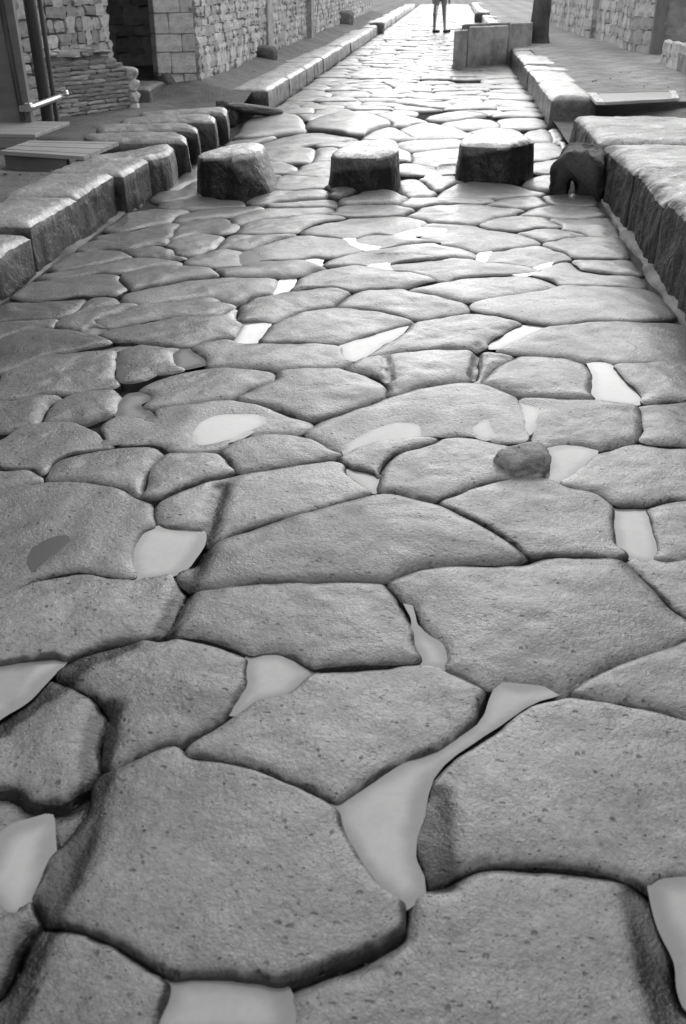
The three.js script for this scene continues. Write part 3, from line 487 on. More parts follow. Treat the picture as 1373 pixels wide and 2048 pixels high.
for (let z = -12.2, r = rng(41), k = 0; z > -62;) { const l = 0.9 + 0.9 * r(), w = 0.36 + 0.22 * r(); kerb(pavement, box4(XL - w, XL + 0.02 * (r() - 0.5) - 0.02, z, z - l), 0.21 + 0.03 * r(), k++ < 14 ? { n: 72, rings: 8, rows: 4 } : { n: 40, rings: 5, rows: 2 }); z -= l + 0.02; }
// right
for (const [z0, z1, w, top, o] of [[-2.4, -4.27, 0.66, 0.385, {}], [-4.34, -5.27, 0.7, 0.40, { rough: 0.014 }], [-5.33, -6.19, 0.85, 0.37, { rough: 0.014 }], [-6.26, -7.58, 1.3, 0.335, {}], [-7.67, -9.35, 1.5, 0.31, { soft: 0.4 }]]) kerb(pavement2, box4(XR + 0.03 * noise(z0 * 7, 2) + 0.01, XR + w, z0, z1), top, { n: 200, rings: 22, rows: 10, gain: 1.45, dry: true, tx: 0.03 * noise(z0 * 9, 1), tz: 0.06 * noise(z0 * 5, 3), wob: 0.010, drop: 0.045, w: 0.03, inset: 0.008, side: 0.014, bulge: 0.008, ...o });
kerb(pavement2, box4(XR - 0.01, XR + 0.46, -11.25, -13.2), 0.275, { n: 120, rows: 8, drop: 0.06, w: 0.04, dark: 0.5 });
for (let z = -13.24, r = rng(43), k = 0; z > -62;) { const l = 0.9 + 0.8 * r(), w = 0.44 + 0.2 * r(); kerb(pavement2, box4(XR + 0.03 * (r() - 0.5), XR + w, z, z - l), 0.25 + 0.03 * r(), k++ < 10 ? { n: 72, rings: 8, rows: 4 } : { n: 40, rings: 5, rows: 2 }); z -= l + 0.02; }
// pale mortar run along the foot of the kerbs
function fillet(parent, x, s, z0, z1, w) {
  const n = Math.round((z0 - z1) * 14), pos = [], uv = [], idx = [];
  for (let i = 0; i <= n; i++) { const z = lerp(z0, z1, i / n), k = Math.max(0.05, 0.7 + 1.7 * fbm(z * 3.3, x, 5, 4)) * w; for (const [dx, y] of [[-0.05, -0.01 + 0.9 * k], [0.2 * k, -0.012 + 0.75 * k], [k, -0.02 + 0.35 * k], [1.2 * k + 0.012, -0.09]]) { pos.push(x + s * dx + 0.006 * noise(z * 19, y * 90), y + 0.004 * noise(z * 23, dx * 80), z); uv.push(dx + y, z); } }
  for (let i = 0; i < n; i++) for (let j = 0; j < 3; j++) { const a = i * 4 + j, b = a + 4; s > 0 ? idx.push(a, b, a + 1, a + 1, b, b + 1) : idx.push(a, a + 1, b, a + 1, b + 1, b); }
  const g = new THREE.BufferGeometry(); g.setAttribute('position', new THREE.Float32BufferAttribute(pos, 3)); g.setAttribute('uv', new THREE.Float32BufferAttribute(uv, 2)); g.setIndex(idx); g.computeVertexNormals();
  mesh('mortar_run', paint(g, (xx, y, z) => 0.75 + 0.6 * fbm(z * 9, xx * 9, y * 9, 3)), M.mortar, parent);
}
fillet(pavement, XL - 0.005, 1, -3.0, -7.3, 0.024); fillet(pavement2, XR + 0.005, -1, -3.2, -7.2, 0.03);
// trodden surfaces
function walk(parent, x0, x1, z0, z1, y, amp, tone = 1) {
  const nx = Math.max(6, Math.round((x1 - x0) * 9)), nz = Math.max(8, Math.round((z0 - z1) * 5)), g = new THREE.PlaneGeometry(x1 - x0, z0 - z1, nx, nz); g.rotateX(-Math.PI / 2); g.translate((x0 + x1) / 2, 0, (z0 + z1) / 2);
  const p = g.attributes.position, u = g.attributes.uv; for (let i = 0; i < p.count; i++) { const x = p.getX(i), z = p.getZ(i); p.setY(i, (typeof y === 'function' ? y(x, z) : y) + amp * fbm(x * 1.7, z * 1.7, 9, 4)); u.setXY(i, x, z); }
  g.computeVertexNormals(); mesh('surface', paint(g, (x, yy, z) => tone * (1 + 0.35 * fbm(x * 1.1, z * 1.1, 2, 4))), M.gravel, parent);
}
walk(pavement, -7.5, XL - 0.2, 2, -70, (x, z) => { const mid = sstep(-6.7, -7.0, z) * sstep(-12.3, -11.4, z), near = 0.205, far = 0.20 + 0.10 * sstep(-2.4, -3.0, x); return lerp(z > -9 ? near : far, 0.12 + 0.05 * sstep(-2.9, -3.3, x), mid); }, 0.025, 0.85);
walk(pavement2, XR + 0.35, 4.4, 2, -9.5, (x, z) => HR(z) - 0.035 - 0.02 * sstep(1.5, 2.2, x), 0.02, 1.0);
walk(pavement2, XR + 0.02, 4.4, -9.45, -11.3, (x) => 0.03 + 0.15 * sstep(1.3, 2.6, x), 0.02, 0.8);
walk(pavement2, XR + 0.3, 4.4, -11.3, -70, (x, z) => 0.235 + 0.05 * sstep(-12, -20, z), 0.02, 1.6);

// ------------------------------------------------------------------ stepping stones
function steppingStone(label, b, h, o) {
  const top = lump(b, { n: 130, rings: 22, top: h, bottom: -0.1, drop: 0.028, w: 0.022, crown: 0.006, rough: 0.008, wob: 0.008, rows: 16, flare: 0.03, side: 0.007, inset: 0.02, soft: 0.45, seed: o.seed, tx: o.tx ?? 0, tz: o.tz ?? 0,
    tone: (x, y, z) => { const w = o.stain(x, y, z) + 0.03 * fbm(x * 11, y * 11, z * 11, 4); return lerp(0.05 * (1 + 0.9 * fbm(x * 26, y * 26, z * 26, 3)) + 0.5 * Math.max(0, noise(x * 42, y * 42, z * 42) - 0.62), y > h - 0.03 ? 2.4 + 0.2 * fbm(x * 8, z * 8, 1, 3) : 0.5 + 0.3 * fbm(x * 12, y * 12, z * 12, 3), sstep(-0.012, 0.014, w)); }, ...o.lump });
  return tag(mesh('stepping_stone', top, M.step), label, 'stepping stone', 'stepping stones across the road');
}
const G3 = (x0, x1, zf, zb, sk, cut) => [[x0, zf - 0.16], [x0 + 0.05, zf - 0.04], [x0 + (x1 - x0) * 0.3, zf], [x0 + (x1 - x0) * 0.65, zf + 0.02], [x1 - 0.08, zf - 0.05 - cut], [x1, zf - 0.18 - cut], [x1 + sk * 0.3, (zf + zb) / 2], [x1 + sk - 0.05, zb + 0.1], [x1 + sk - 0.14, zb], [x0 + 0.2, zb + 0.02], [x0 + 0.10, zb + 0.10], [x0 + 0.02, (zf + zb) / 2]];
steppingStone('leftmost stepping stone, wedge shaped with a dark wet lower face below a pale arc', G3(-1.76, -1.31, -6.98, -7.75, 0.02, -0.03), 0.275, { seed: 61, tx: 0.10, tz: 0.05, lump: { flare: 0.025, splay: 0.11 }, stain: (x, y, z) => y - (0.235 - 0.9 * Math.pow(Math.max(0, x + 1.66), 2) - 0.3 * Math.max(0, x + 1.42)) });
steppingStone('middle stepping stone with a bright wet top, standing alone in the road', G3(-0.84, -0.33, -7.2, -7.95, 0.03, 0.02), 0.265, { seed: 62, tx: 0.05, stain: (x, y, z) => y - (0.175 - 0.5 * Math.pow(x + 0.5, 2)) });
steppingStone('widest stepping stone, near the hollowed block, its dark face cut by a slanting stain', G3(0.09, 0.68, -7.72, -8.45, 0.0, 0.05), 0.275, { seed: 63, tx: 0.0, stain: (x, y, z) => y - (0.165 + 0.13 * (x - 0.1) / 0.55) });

// ------------------------------------------------------------------ loose stones in the street
const blob = (s, seed, f = 2.2, a = 0.28, det = 5, cube = 0.45) => { const g0 = new THREE.IcosahedronGeometry(1, det), p = g0.attributes.position; for (let i = 0; i < p.count; i++) { const v = new THREE.Vector3().fromBufferAttribute(p, i), m = Math.max(Math.abs(v.x), Math.abs(v.y), Math.abs(v.z)); v.multiplyScalar(lerp(1, 1 / m, cube)); const k = 1 + a * fbm(v.x * f + seed, v.y * f, v.z * f, 4); p.setXYZ(i, v.x * k * s[0], v.y * k * s[1], v.z * k * s[2]); } g0.deleteAttribute('normal'); g0.deleteAttribute('uv'); const g = mergeVertices(g0, 1e-4); const q = g.attributes.position, uv = new Float32Array(q.count * 2); for (let i = 0; i < q.count; i++) { uv[i * 2] = q.getX(i) + q.getY(i) * 0.7; uv[i * 2 + 1] = q.getZ(i) - q.getY(i) * 0.7; } g.setAttribute('uv', new THREE.BufferAttribute(uv, 2)); g.computeVertexNormals(); return g; };
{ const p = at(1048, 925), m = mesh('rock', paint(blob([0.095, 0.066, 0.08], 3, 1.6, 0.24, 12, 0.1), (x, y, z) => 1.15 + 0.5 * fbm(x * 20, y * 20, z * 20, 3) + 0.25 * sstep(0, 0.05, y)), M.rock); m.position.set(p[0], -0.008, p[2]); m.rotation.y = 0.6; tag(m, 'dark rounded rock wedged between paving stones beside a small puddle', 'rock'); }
{ // hollowed block by the right kerb: a rough stone with an arched channel through it
  const s = new THREE.Shape(), r = 0.085, n = 26; const outer = [[-0.185, 0], [-0.205, 0.08], [-0.195, 0.16], [-0.15, 0.235], [-0.09, 0.285], [0, 0.30], [0.08, 0.295], [0.15, 0.27], [0.165, 0.2], [0.17, 0.08], [0.165, 0]];
  s.moveTo(outer[0][0], 0); const c = new THREE.SplineCurve(outer.map((p) => new THREE.Vector2(...p))).getPoints(60); for (const p of c) s.lineTo(p.x, p.y); s.lineTo(0.01, 0); for (let i = 0; i <= n; i++) { const a = Math.PI * i / n; s.lineTo(-0.055 + Math.cos(a) * 0.065, 0.05 + Math.sin(a) * 0.11); } s.lineTo(-0.12, 0);
  const g0 = new THREE.ExtrudeGeometry(s, { depth: 0.34, bevelEnabled: true, bevelSize: 0.03, bevelThickness: 0.03, bevelSegments: 3, steps: 10, curveSegments: 12 });
  g0.deleteAttribute('normal'); const g = mergeVertices(g0, 1e-4), p = g.attributes.position, u = g.attributes.uv;
  for (let i = 0; i < p.count; i++) { const x = p.getX(i), y = p.getY(i), z = p.getZ(i), k = 0.05 * sstep(0.0, 0.06, y); p.setXYZ(i, x + k * fbm(x * 9, y * 9, z * 9 + 3, 4), y + k * 1.3 * fbm(x * 9 + 7, y * 9, z * 9, 4), z + k * fbm(x * 9, y * 9 + 5, z * 9, 4)); u.setXY(i, x + z, y + z * 0.5); }
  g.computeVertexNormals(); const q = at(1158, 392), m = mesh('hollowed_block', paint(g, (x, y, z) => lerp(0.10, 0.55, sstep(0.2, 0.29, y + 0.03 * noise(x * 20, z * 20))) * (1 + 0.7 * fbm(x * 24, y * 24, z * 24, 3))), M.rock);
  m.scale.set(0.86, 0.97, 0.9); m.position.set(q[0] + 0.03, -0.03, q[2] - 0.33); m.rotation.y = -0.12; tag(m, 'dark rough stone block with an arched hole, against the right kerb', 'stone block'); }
{ // broken slab leaning by the end of the cross slabs
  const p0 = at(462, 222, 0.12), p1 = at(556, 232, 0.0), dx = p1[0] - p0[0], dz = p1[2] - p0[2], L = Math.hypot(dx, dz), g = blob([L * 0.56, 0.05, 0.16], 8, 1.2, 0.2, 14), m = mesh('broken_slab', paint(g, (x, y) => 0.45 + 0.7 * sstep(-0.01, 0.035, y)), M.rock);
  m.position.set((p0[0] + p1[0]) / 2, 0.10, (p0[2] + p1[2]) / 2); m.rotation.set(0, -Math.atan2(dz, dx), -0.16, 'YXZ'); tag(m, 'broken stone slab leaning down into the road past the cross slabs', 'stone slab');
  const q = at(452, 226, 0.1), k = mesh('rock', paint(blob([0.12, 0.14, 0.13], 21, 1.8, 0.4, 8), (x, y, z) => 0.5 + 0.5 * fbm(x * 14, y * 14, z * 14, 3)), M.rock); k.position.set(q[0], 0.08, q[2] - 0.1); tag(k, 'small jagged rock in the dark corner beside the broken slab', 'rock'); }
for (const [px, py, h0, s, seed, label, name, cat, tone] of [[752, 68, 0, [0.24, 0.17, 0.2], 31, 'pale upright guard stone at the foot of the far left kerb', 'guard_stone', 'guard stone', 0.8], [676, 52, 0.25, [0.42, 0.22, 0.3], 33, 'large boulder lying on the far left pavement', 'boulder', 'boulder', 1.0], [520, 122, 0.25, [0.24, 0.12, 0.2], 35, 'dark low stone lying at the foot of the left house wall', 'boulder', 'boulder', 0.6], [965, 46, 0, [0.3, 0.2, 0.3], 37, 'dark boulder in the road behind the stone trough', 'boulder', 'boulder', 0.5]]) {
  const p = at(px, py, h0), m = mesh(name, paint(blob(s, seed, 1.5, 0.25, 7), (x, y, z) => tone * (0.8 + 0.4 * fbm(x * 6, y * 6, z * 6, 3))), M.rock); m.position.set(p[0], h0 + s[1] * 0.72, p[2] - s[2]); tag(m, label, cat);
}

// ------------------------------------------------------------------ walls of rubble and brick
const variants = []; for (let i = 0; i < 7; i++) { const g0 = new THREE.BoxGeometry(1, 1, 1, 3, 3, 2), p = g0.attributes.position, r = rng(500 + i); for (let k = 0; k < p.count; k++) { const v = new THREE.Vector3().fromBufferAttribute(p, k), l = v.length() * 2, q = lerp(1, 1.25 / Math.max(l, 0.9), 0.28); v.multiplyScalar(q); p.setXYZ(k, v.x * (1 + 0.22 * noise(v.y * 3 + i * 9, v.z * 3, i)), v.y * (1 + 0.25 * noise(v.x * 3 + i * 5, v.z * 3, 4)), v.z * (1 + 0.3 * noise(v.x * 4, v.y * 4 + i * 3, 8))); } g0.deleteAttribute('normal'); const uv = g0.attributes.uv.clone(); g0.computeVertexNormals(); const g = mergeVertices(g0, 1e-4); g.computeVertexNormals(); variants.push(g); }
const tones = [0.5, 0.66, 0.8, 0.95, 1.1]; const tinted = variants.map((g) => tones.map((t) => paint(g.clone(), t)));
// stones set in a face that starts at o, runs along u (unit, level) for len and looks along n; from height y0 up to y1(s)
function face(parent, o, u, n, len, y0, y1, sz, name, seed, { proud = 0.02, budget = 300, jitter = 0.35, tone = [0, 5], thick = 0.12, mtl = M.wall, gap = 0.012, tidy = 0 } = {}) {
  const r = rng(seed), turn = Math.atan2(-u[1], u[0]), extra = []; let used = 0;
  for (let y = y0; y < 6;) {
    const hh = sz[1] * (1 + jitter * (r() - 0.5)); let any = false;
    for (let s = -sz[0] * r(); s < len;) {
      const w = sz[0] * (1 + jitter * 2 * (r() - 0.5)), a = Math.max(0, s), b = Math.min(len, s + w), mid = (a + b) / 2; s += w;
      if (b - a < sz[0] * 0.3) continue; if (y + hh * 0.6 > y1(mid)) continue; any = true;
      const h2 = hh * (1 + (tidy ? 0 : 0.3 * (r() - 0.5))), g = tinted[Math.floor(r() * 7)][Math.min(4, tone[0] + Math.floor(r() * (tone[1] - tone[0])))], m4 = new THREE.Matrix4(), d = proud * (0.3 + r());
      m4.compose(new THREE.Vector3(o[0] + u[0] * mid + n[0] * (d - thick * 0.42), y + hh / 2 + (tidy ? 0 : 0.012 * (r() - 0.5)), o[1] + u[1] * mid + n[1] * (d - thick * 0.42)), new THREE.Quaternion().setFromEuler(new THREE.Euler(0.05 * (r() - 0.5), turn + 0.1 * (r() - 0.5), (tidy ? 0.03 : 0.12) * (r() - 0.5))), new THREE.Vector3((b - a - gap) * 1.12, (h2 - gap) * 1.1, thick));
      if (used < budget) { const q = new THREE.Mesh(g, mtl); q.name = numbered(name); q.castShadow = q.receiveShadow = true; q.applyMatrix4(m4); parent.add(q); used++; } else extra.push(g.clone().applyMatrix4(m4));
    }
    y += hh; if (!any && y > y0 + 0.2) break;
  }
  if (extra.length) stuff(mesh('small_' + name + '_fill', mergeGeometries(extra), mtl, parent));
}
// a solid wall core of mortar: plan polygon (x,z), foot and top
function core(parent, poly, y0, y1, name = 'mortar_core', mt = M.mortar, tone = 0.8) {
  if (cross(poly) > 0) poly = poly.slice().reverse(); const s = new THREE.Shape(poly.map(([x, z]) => new THREE.Vector2(x, -z))), g = new THREE.ExtrudeGeometry(s, { depth: y1 - y0, bevelEnabled: false }); g.rotateX(-Math.PI / 2); g.translate(0, y0, 0);
  return mesh(name, paint(g, (x, y, z) => tone * (1 + 0.3 * fbm(x * 2, y * 2, z * 2, 3))), mt, parent);
}
const unit = (a, b) => { const l = Math.hypot(b[0] - a[0], b[1] - a[1]); return [[(b[0] - a[0]) / l, (b[1] - a[1]) / l], l]; };
{ // house on the left beyond the doorway: corner of dressed blocks, long rubble face along the street
  const t = thing('house_wall', 'long pale rubble house wall with squared corner blocks left of the street', 'wall', [0, 0, 0]), c0 = [-3.36, -12.1], c1 = [-2.95, -12.3], c2 = [-3.2, -44];
  core(t, [[c0[0], c0[1] - 0.006], [c1[0] - 0.004, c1[1] - 0.006], [c2[0] - 0.004, c2[1]], [c2[0] - 0.5, c2[1]]], 0.0, 3.1);
  { const [u, l] = unit(c0, c1), r = rng(9); let k = 0; for (let y = 0.2; y < 3.05; k++) { const h = 0.17 + 0.07 * r(), cut = k % 2 ? 0.36 : 0.66; for (const [a, b] of [[0, cut], [cut, 1]]) { const g = new RoundedBoxGeometry((b - a) * l - 0.005, h - 0.005, 0.3, 3, 0.012), p = g.attributes.position; for (let i = 0; i < p.count; i++) p.setZ(i, p.getZ(i) + 0.02 * noise(p.getX(i) * 14 + k * 3, p.getY(i) * 14)); const m = mesh('corner_block', paint(g, 0.95 + 0.3 * r()), M.wall, t); m.position.set(c0[0] + u[0] * l * (a + b) / 2 + u[1] * 0.14, y + h / 2, c0[1] + u[1] * l * (a + b) / 2 - u[0] * 0.14); m.rotation.y = Math.atan2(-u[1], u[0]); } y += h; } }
  const [u, l] = unit(c1, c2); face(t, c1, u, [-u[1], u[0]].map((q) => q * 1), 31, 0.15, () => 3.05, [0.22, 0.13], 'rubble_stone', 11, { budget: 300, tone: [1, 5], proud: 0.03, thick: 0.15, jitter: 0.5 });
  // buttress stubs seen along the face
  for (const [z, x] of [[-17.2, 0.14], [-22.5, 0.16]]) { const b = core(t, [[-3.1, z], [-2.95 + x - 0.1, z], [-2.95 + x - 0.1, z - 0.5], [-3.1, z - 0.5]], 0.15, 3.0, 'pier', M.mortar, 1.2); }
}
{ // wall behind the counter with the dark room beyond
  const t = thing('rubble_wall', 'dark rubble wall at far left behind the low brick counter', 'wall', [0, 0, 0]), a = [-4.35, -5.5], b = [-3.68, -11.4];
  const [u, l] = unit(a, b), n = [-u[1], u[0]]; core(t, [[a[0] - n[0] * 0.004, a[1]], [b[0] - n[0] * 0.004, b[1]], [b[0] - 0.4, b[1] + 0.02], [a[0] - 0.4, a[1]]], 0, 3.2, 'mortar_core', M.mortar, 0.5);
  face(t, a, u, n, l, 0.1, () => 3.1, [0.2, 0.115], 'rubble_stone', 17, { budget: 290, tone: [0, 4], thick: 0.14, proud: 0.025 });
}
{ // dark room behind the doorway
  const t = thing('shop_room', 'dark roofed room seen through the doorway left of the house wall', 'building', [0, 0, 0]);
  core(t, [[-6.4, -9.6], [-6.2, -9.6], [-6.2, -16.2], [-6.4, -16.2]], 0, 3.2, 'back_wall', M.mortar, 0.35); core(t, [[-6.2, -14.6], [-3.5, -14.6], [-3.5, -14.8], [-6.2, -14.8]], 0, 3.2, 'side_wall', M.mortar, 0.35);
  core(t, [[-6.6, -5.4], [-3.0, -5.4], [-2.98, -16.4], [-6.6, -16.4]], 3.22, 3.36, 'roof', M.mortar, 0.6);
  face(t, [-6.0, -14.57], [1, 0], [0, 1], 2.5, 0.1, () => 2.9, [0.26, 0.2], 'rubble_stone', 23, { budget: 140, tone: [0, 2], thick: 0.12 });
}
{ // low brick counter with a broken round shoulder
  const t = thing('brick_counter', 'low wall of thin bricks with a broken rounded end, beside the doorway', 'brick wall', [0, 0, 0]);
  const A = at(85, 240, 0.16), B = at(268, 217, 0.16), a = [A[0], A[2]], b = [B[0], B[2]], [u, l] = unit(a, b), n = [-u[1], u[0]], topY = riseTo([lerp(a[0], b[0], 0.55), 0, lerp(a[1], b[1], 0.55)], 104);
  const y1 = (s) => { const d = clamp((s - (l - 0.42)) / 0.42, 0, 1); return lerp(topY, topY * 0.62, 1 - Math.sqrt(1 - d * d)) - 0.02; };
  const seg = 14; for (let i = 0; i < seg; i++) { const s0 = l * i / seg, s1 = l * (i + 1) / seg, h = y1((s0 + s1) / 2) - 0.02; const P = (s, q) => [a[0] + u[0] * s - n[0] * q, a[1] + u[1] * s - n[1] * q]; if (i === 0) core(t, [P(0, 0.012), P(l * 0.7, 0.012), P(l * 0.7, 0.5), P(0, 0.5)], 0, topY - 0.02, 'mortar_core', M.mortar, 0.7); if (s0 > l * 0.7 - 0.1) core(t, [P(Math.max(s0, l * 0.7), 0.012), P(s1, 0.012), P(s1, 0.48), P(Math.max(s0, l * 0.7), 0.48)], 0, h, 'mortar_core', M.mortar, 0.9); }
  face(t, a, u, n, l - 0.05, 0.12, (s) => y1(s) - 0.03, [0.19, 0.042], 'brick', 29, { budget: 280, tone: [0, 4], thick: 0.1, proud: 0.012, jitter: 0.3, gap: 0.008, tidy: 1 });
  face(t, a, u, n, l + 0.02, topY - 0.035, (s) => s < l - 0.25 ? topY + 0.02 : 0, [0.2, 0.05], 'coping_stone', 31, { budget: 40, tone: [1, 4], thick: 0.3, proud: 0.0 });
  { const r = rng(3); for (let y = 0.12; y < topY * 0.72; y += 0.11) { const g = blob([0.07, 0.07, 0.2], 50 + y * 10, 2, 0.3, 4), m = mesh('rubble_stone', paint(g, 1.05 + 0.3 * r()), M.wall, t); m.position.set(b[0] + u[0] * 0.02 - n[0] * 0.14, y + 0.04, b[1] + u[1] * 0.02 - n[1] * 0.14); m.rotation.y = Math.atan2(-u[1], u[0]); } }
}
{ // doorstep
  const a = at(300, 208, 0.16), b = at(342, 188, 0.16), c = at(225, 208, 0.16);
  const [u, l] = unit([a[0], a[2]], [b[0], b[2]]), n = [-u[1], u[0]], P = (s, q) => [a[0] + u[0] * s - n[0] * q, a[2] + u[1] * s - n[1] * q];
  const poly = []; for (let i = 0; i < 6; i++) poly.push(P(l * i / 5 * 0.8, 0)); for (let i = 0; i < 6; i++) poly.push(P(l * 0.8, 0.5 * i / 5)); for (let i = 0; i < 6; i++) poly.push(P(l * 0.8 * (1 - i / 5), 0.5));
  const h = riseTo(a, 176); tag(mesh('doorstep', lump(poly, { n: 90, rings: 10, top: h, bottom: 0, drop: 0.03, w: 0.02, rough: 0.006, rows: 5, side: 0.008, soft: 0.2, seed: 5, tone: (x, y) => lerp(0.3, 1.0, sstep(h - 0.03, h - 0.01, y)) }), M.kerb), 'worn stone doorstep with a dark front in the left doorway', 'doorstep');
  for (const [s, q, k] of [[0.95, 0.04, 0.13], [1.22, 0.02, 0.11]]) { const p = P(l * s, q), m = mesh('rock', paint(blob([k, k * 1.1, k], 70 + s * 9, 1.8, 0.4, 7), (x, y, z) => 0.35 + 0.5 * fbm(x * 14, y * 14, z * 14, 3) + 0.2), M.rock); m.position.set(p[0], 0.2 + k * 0.5, p[1]); tag(m, s < 1 ? 'rough dark stone right beside the doorstep' : 'rough stone between the doorstep corner and the house wall', 'rock'); }
}
{ // right side: low broken rubble wall with openings
  const t = thing('rubble_wall', 'pale broken rubble wall along the right pavement', 'wall', [0, 0, 0]), h = 0.25;
  const pts = [[1318, 112], [1262, 106], [1238, 98], [1180, 80], [1130, 62], [1098, 50]].map(([x, y]) => { const p = at(x, y, h); return [p[0], p[2]]; });
  for (let i = 1; i < pts.length - 1; i++) { const a = pts[i], b = pts[i + 1], [u, l] = unit(a, b), n = [u[1], -u[0]], k = i === 2 ? 0.12 : 0; const P = (s, q) => [a[0] + u[0] * s - n[0] * q, a[1] + u[1] * s - n[1] * q]; core(t, [P(0, 0.004 + k), P(l, 0.004 + k), P(l, 0.5), P(0, 0.5)], 0.1, 2.6, 'mortar_core', M.mortar, 1.1 - 3 * k); face(t, k ? P(0, k) : a, u, n, l, 0.2, () => 2.6, [0.25, 0.2], 'rubble_stone', 300 + i, { budget: 70, tone: [2, 5], proud: 0.03, thick: 0.16 }); }
  { const a = pts[0], b = pts[1]; core(t, [[a[0], a[1]], [b[0], b[1]], [b[0] + 0.5, b[1] + 0.1], [a[0] + 0.5, a[1] + 0.2]], 0.1, 2.6, 'mortar_core', M.mortar, 1.0); const [u, l] = unit(a, b); face(t, a, u, [u[1], -u[0]], l, 0.2, () => 2.6, [0.22, 0.2], 'rubble_stone', 340, { budget: 40, tone: [2, 5] }); }
  const t2 = thing('wall_stub', 'low rough wall stub at the right edge beside the dark post', 'wall', [0, 0, 0]), a = at(1322, 150, h), b = at(1324, 128, h);
  core(t2, [[a[0] + 0.05, a[2] + 4], [b[0] + 0.05, b[2]], [b[0] + 0.6, b[2]], [a[0] + 0.6, a[2] + 4]], 0.1, riseTo(b, 92) - 0.02); face(t2, [b[0], b[2]], [0, 1], [-1, 0], a[2] - b[2] + 4, 0.2, () => riseTo(b, 90), [0.3, 0.2], 'rubble_stone', 350, { budget: 90, tone: [2, 5], proud: 0.03 });
}
// the walls that go on beside and behind the place where the photographer stands
{ const t = thing('house_wall', 'tall house wall beyond the pavement on the right side of the photographer', 'wall'); core(t, [[3.9, -12.5], [4.3, -12.5], [4.3, 9], [3.9, 9]], 0, 4.2, 'wall_face', M.mortar, 0.8); }
{ const t = thing('house_wall', 'tall house wall beyond the pavement on the left side of the photographer', 'wall'); core(t, [[-4.7, -5.4], [-4.36, -5.4], [-4.3, 9], [-4.7, 9]], 0, 4.2, 'wall_face', M.mortar, 0.6); }

// ------------------------------------------------------------------ scaffold, platform, ramp
const rod = (a, b, r, n = 14) => { const A = V3(a), B = V3(b), g = new THREE.CylinderGeometry(r, r, A.distanceTo(B), n, 6); g.applyQuaternion(new THREE.Quaternion().setFromUnitVectors(new THREE.Vector3(0, 1, 0), B.clone().sub(A).normalize())); const m = A.add(B).multiplyScalar(0.5); g.translate(m.x, m.y, m.z); return g; };
{
  const t = thing('scaffold', 'scaffold of dark upright poles with a bright clamped tube and a wide grey board', 'scaffold');
  const up = (px, py, py2, px2, h) => { const p = at(px, py, h); return [p, atZ(px2, py2, p[2])]; };
  { const [p, q] = up(101, 272, 38, 65, 0.12), d = V3(q).sub(V3(p)), e = V3(p).add(d.multiplyScalar(2.6)).toArray(), g = rod(p, e, 0.052); mesh('pole', paint(g, (x, y, z) => 0.9 + 0.9 * fbm(x * 9, y * 5, z * 9, 3)), M.rust, t); }
  { const [p, q] = up(118, 264, 38, 85, 0.12), d = V3(q).sub(V3(p)), e = V3(p).add(d.multiplyScalar(2.6)).toArray(); mesh('pole', paint(rod(p, e, 0.021), 1.5), M.rust, t); }
  { const [p, q] = up(46, 240, 100, 20, 0.32), d = V3(q).sub(V3(p)), e = V3(p).add(d.multiplyScalar(3)).toArray(); mesh('pole', paint(rod(p, e, 0.021), (x, y) => 1.0 + 2.5 * Math.max(0, noise(x * 30, y * 9))), M.rust, t); }
  { const p = at(46, 240, 0.32), a = atZ(56, 217, p[2] + 0.05), p2 = at(118, 264, 0.12), b = atZ(128, 191, p2[2] + 0.05); mesh('tube', paint(rod(a, b, 0.026), 1), M.steel, t);
    for (const c of [a, b]) { const o = [0, 1, 2].map((k) => { const g = new RoundedBoxGeometry(0.07 - k * 0.012, 0.05, 0.06, 2, 0.01); g.rotateZ(k * 0.9); g.translate(0.03 * (k - 1), 0.012 * k, 0.02 * k); return g; }), m = mesh('clamp', paint(mergeGeometries(o), 0.8), M.steel, t); m.position.set(...c); } }
  { const p = at(20, 246, 0.3), z = p[2] - 0.1, q = [atZ(8, 246, z), atZ(64, 214, z), atZ(42, 20, z), atZ(0, 20, z)], s = new THREE.Shape(); s.moveTo(0, 0); const u = 0.2; const wd = q[1][0] - q[0][0]; s.lineTo(wd, 0); s.lineTo(wd, 2.2); s.lineTo(0, 2.2); const g = new THREE.ExtrudeGeometry(s, { depth: 0.05, bevelEnabled: true, bevelSize: 0.006, bevelThickness: 0.006, bevelSegments: 2 }); const m = mesh('board', paint(g, 0.55), M.wood, t); m.position.set(q[0][0], 0.22, z); m.rotation.z = 0.02; }
}
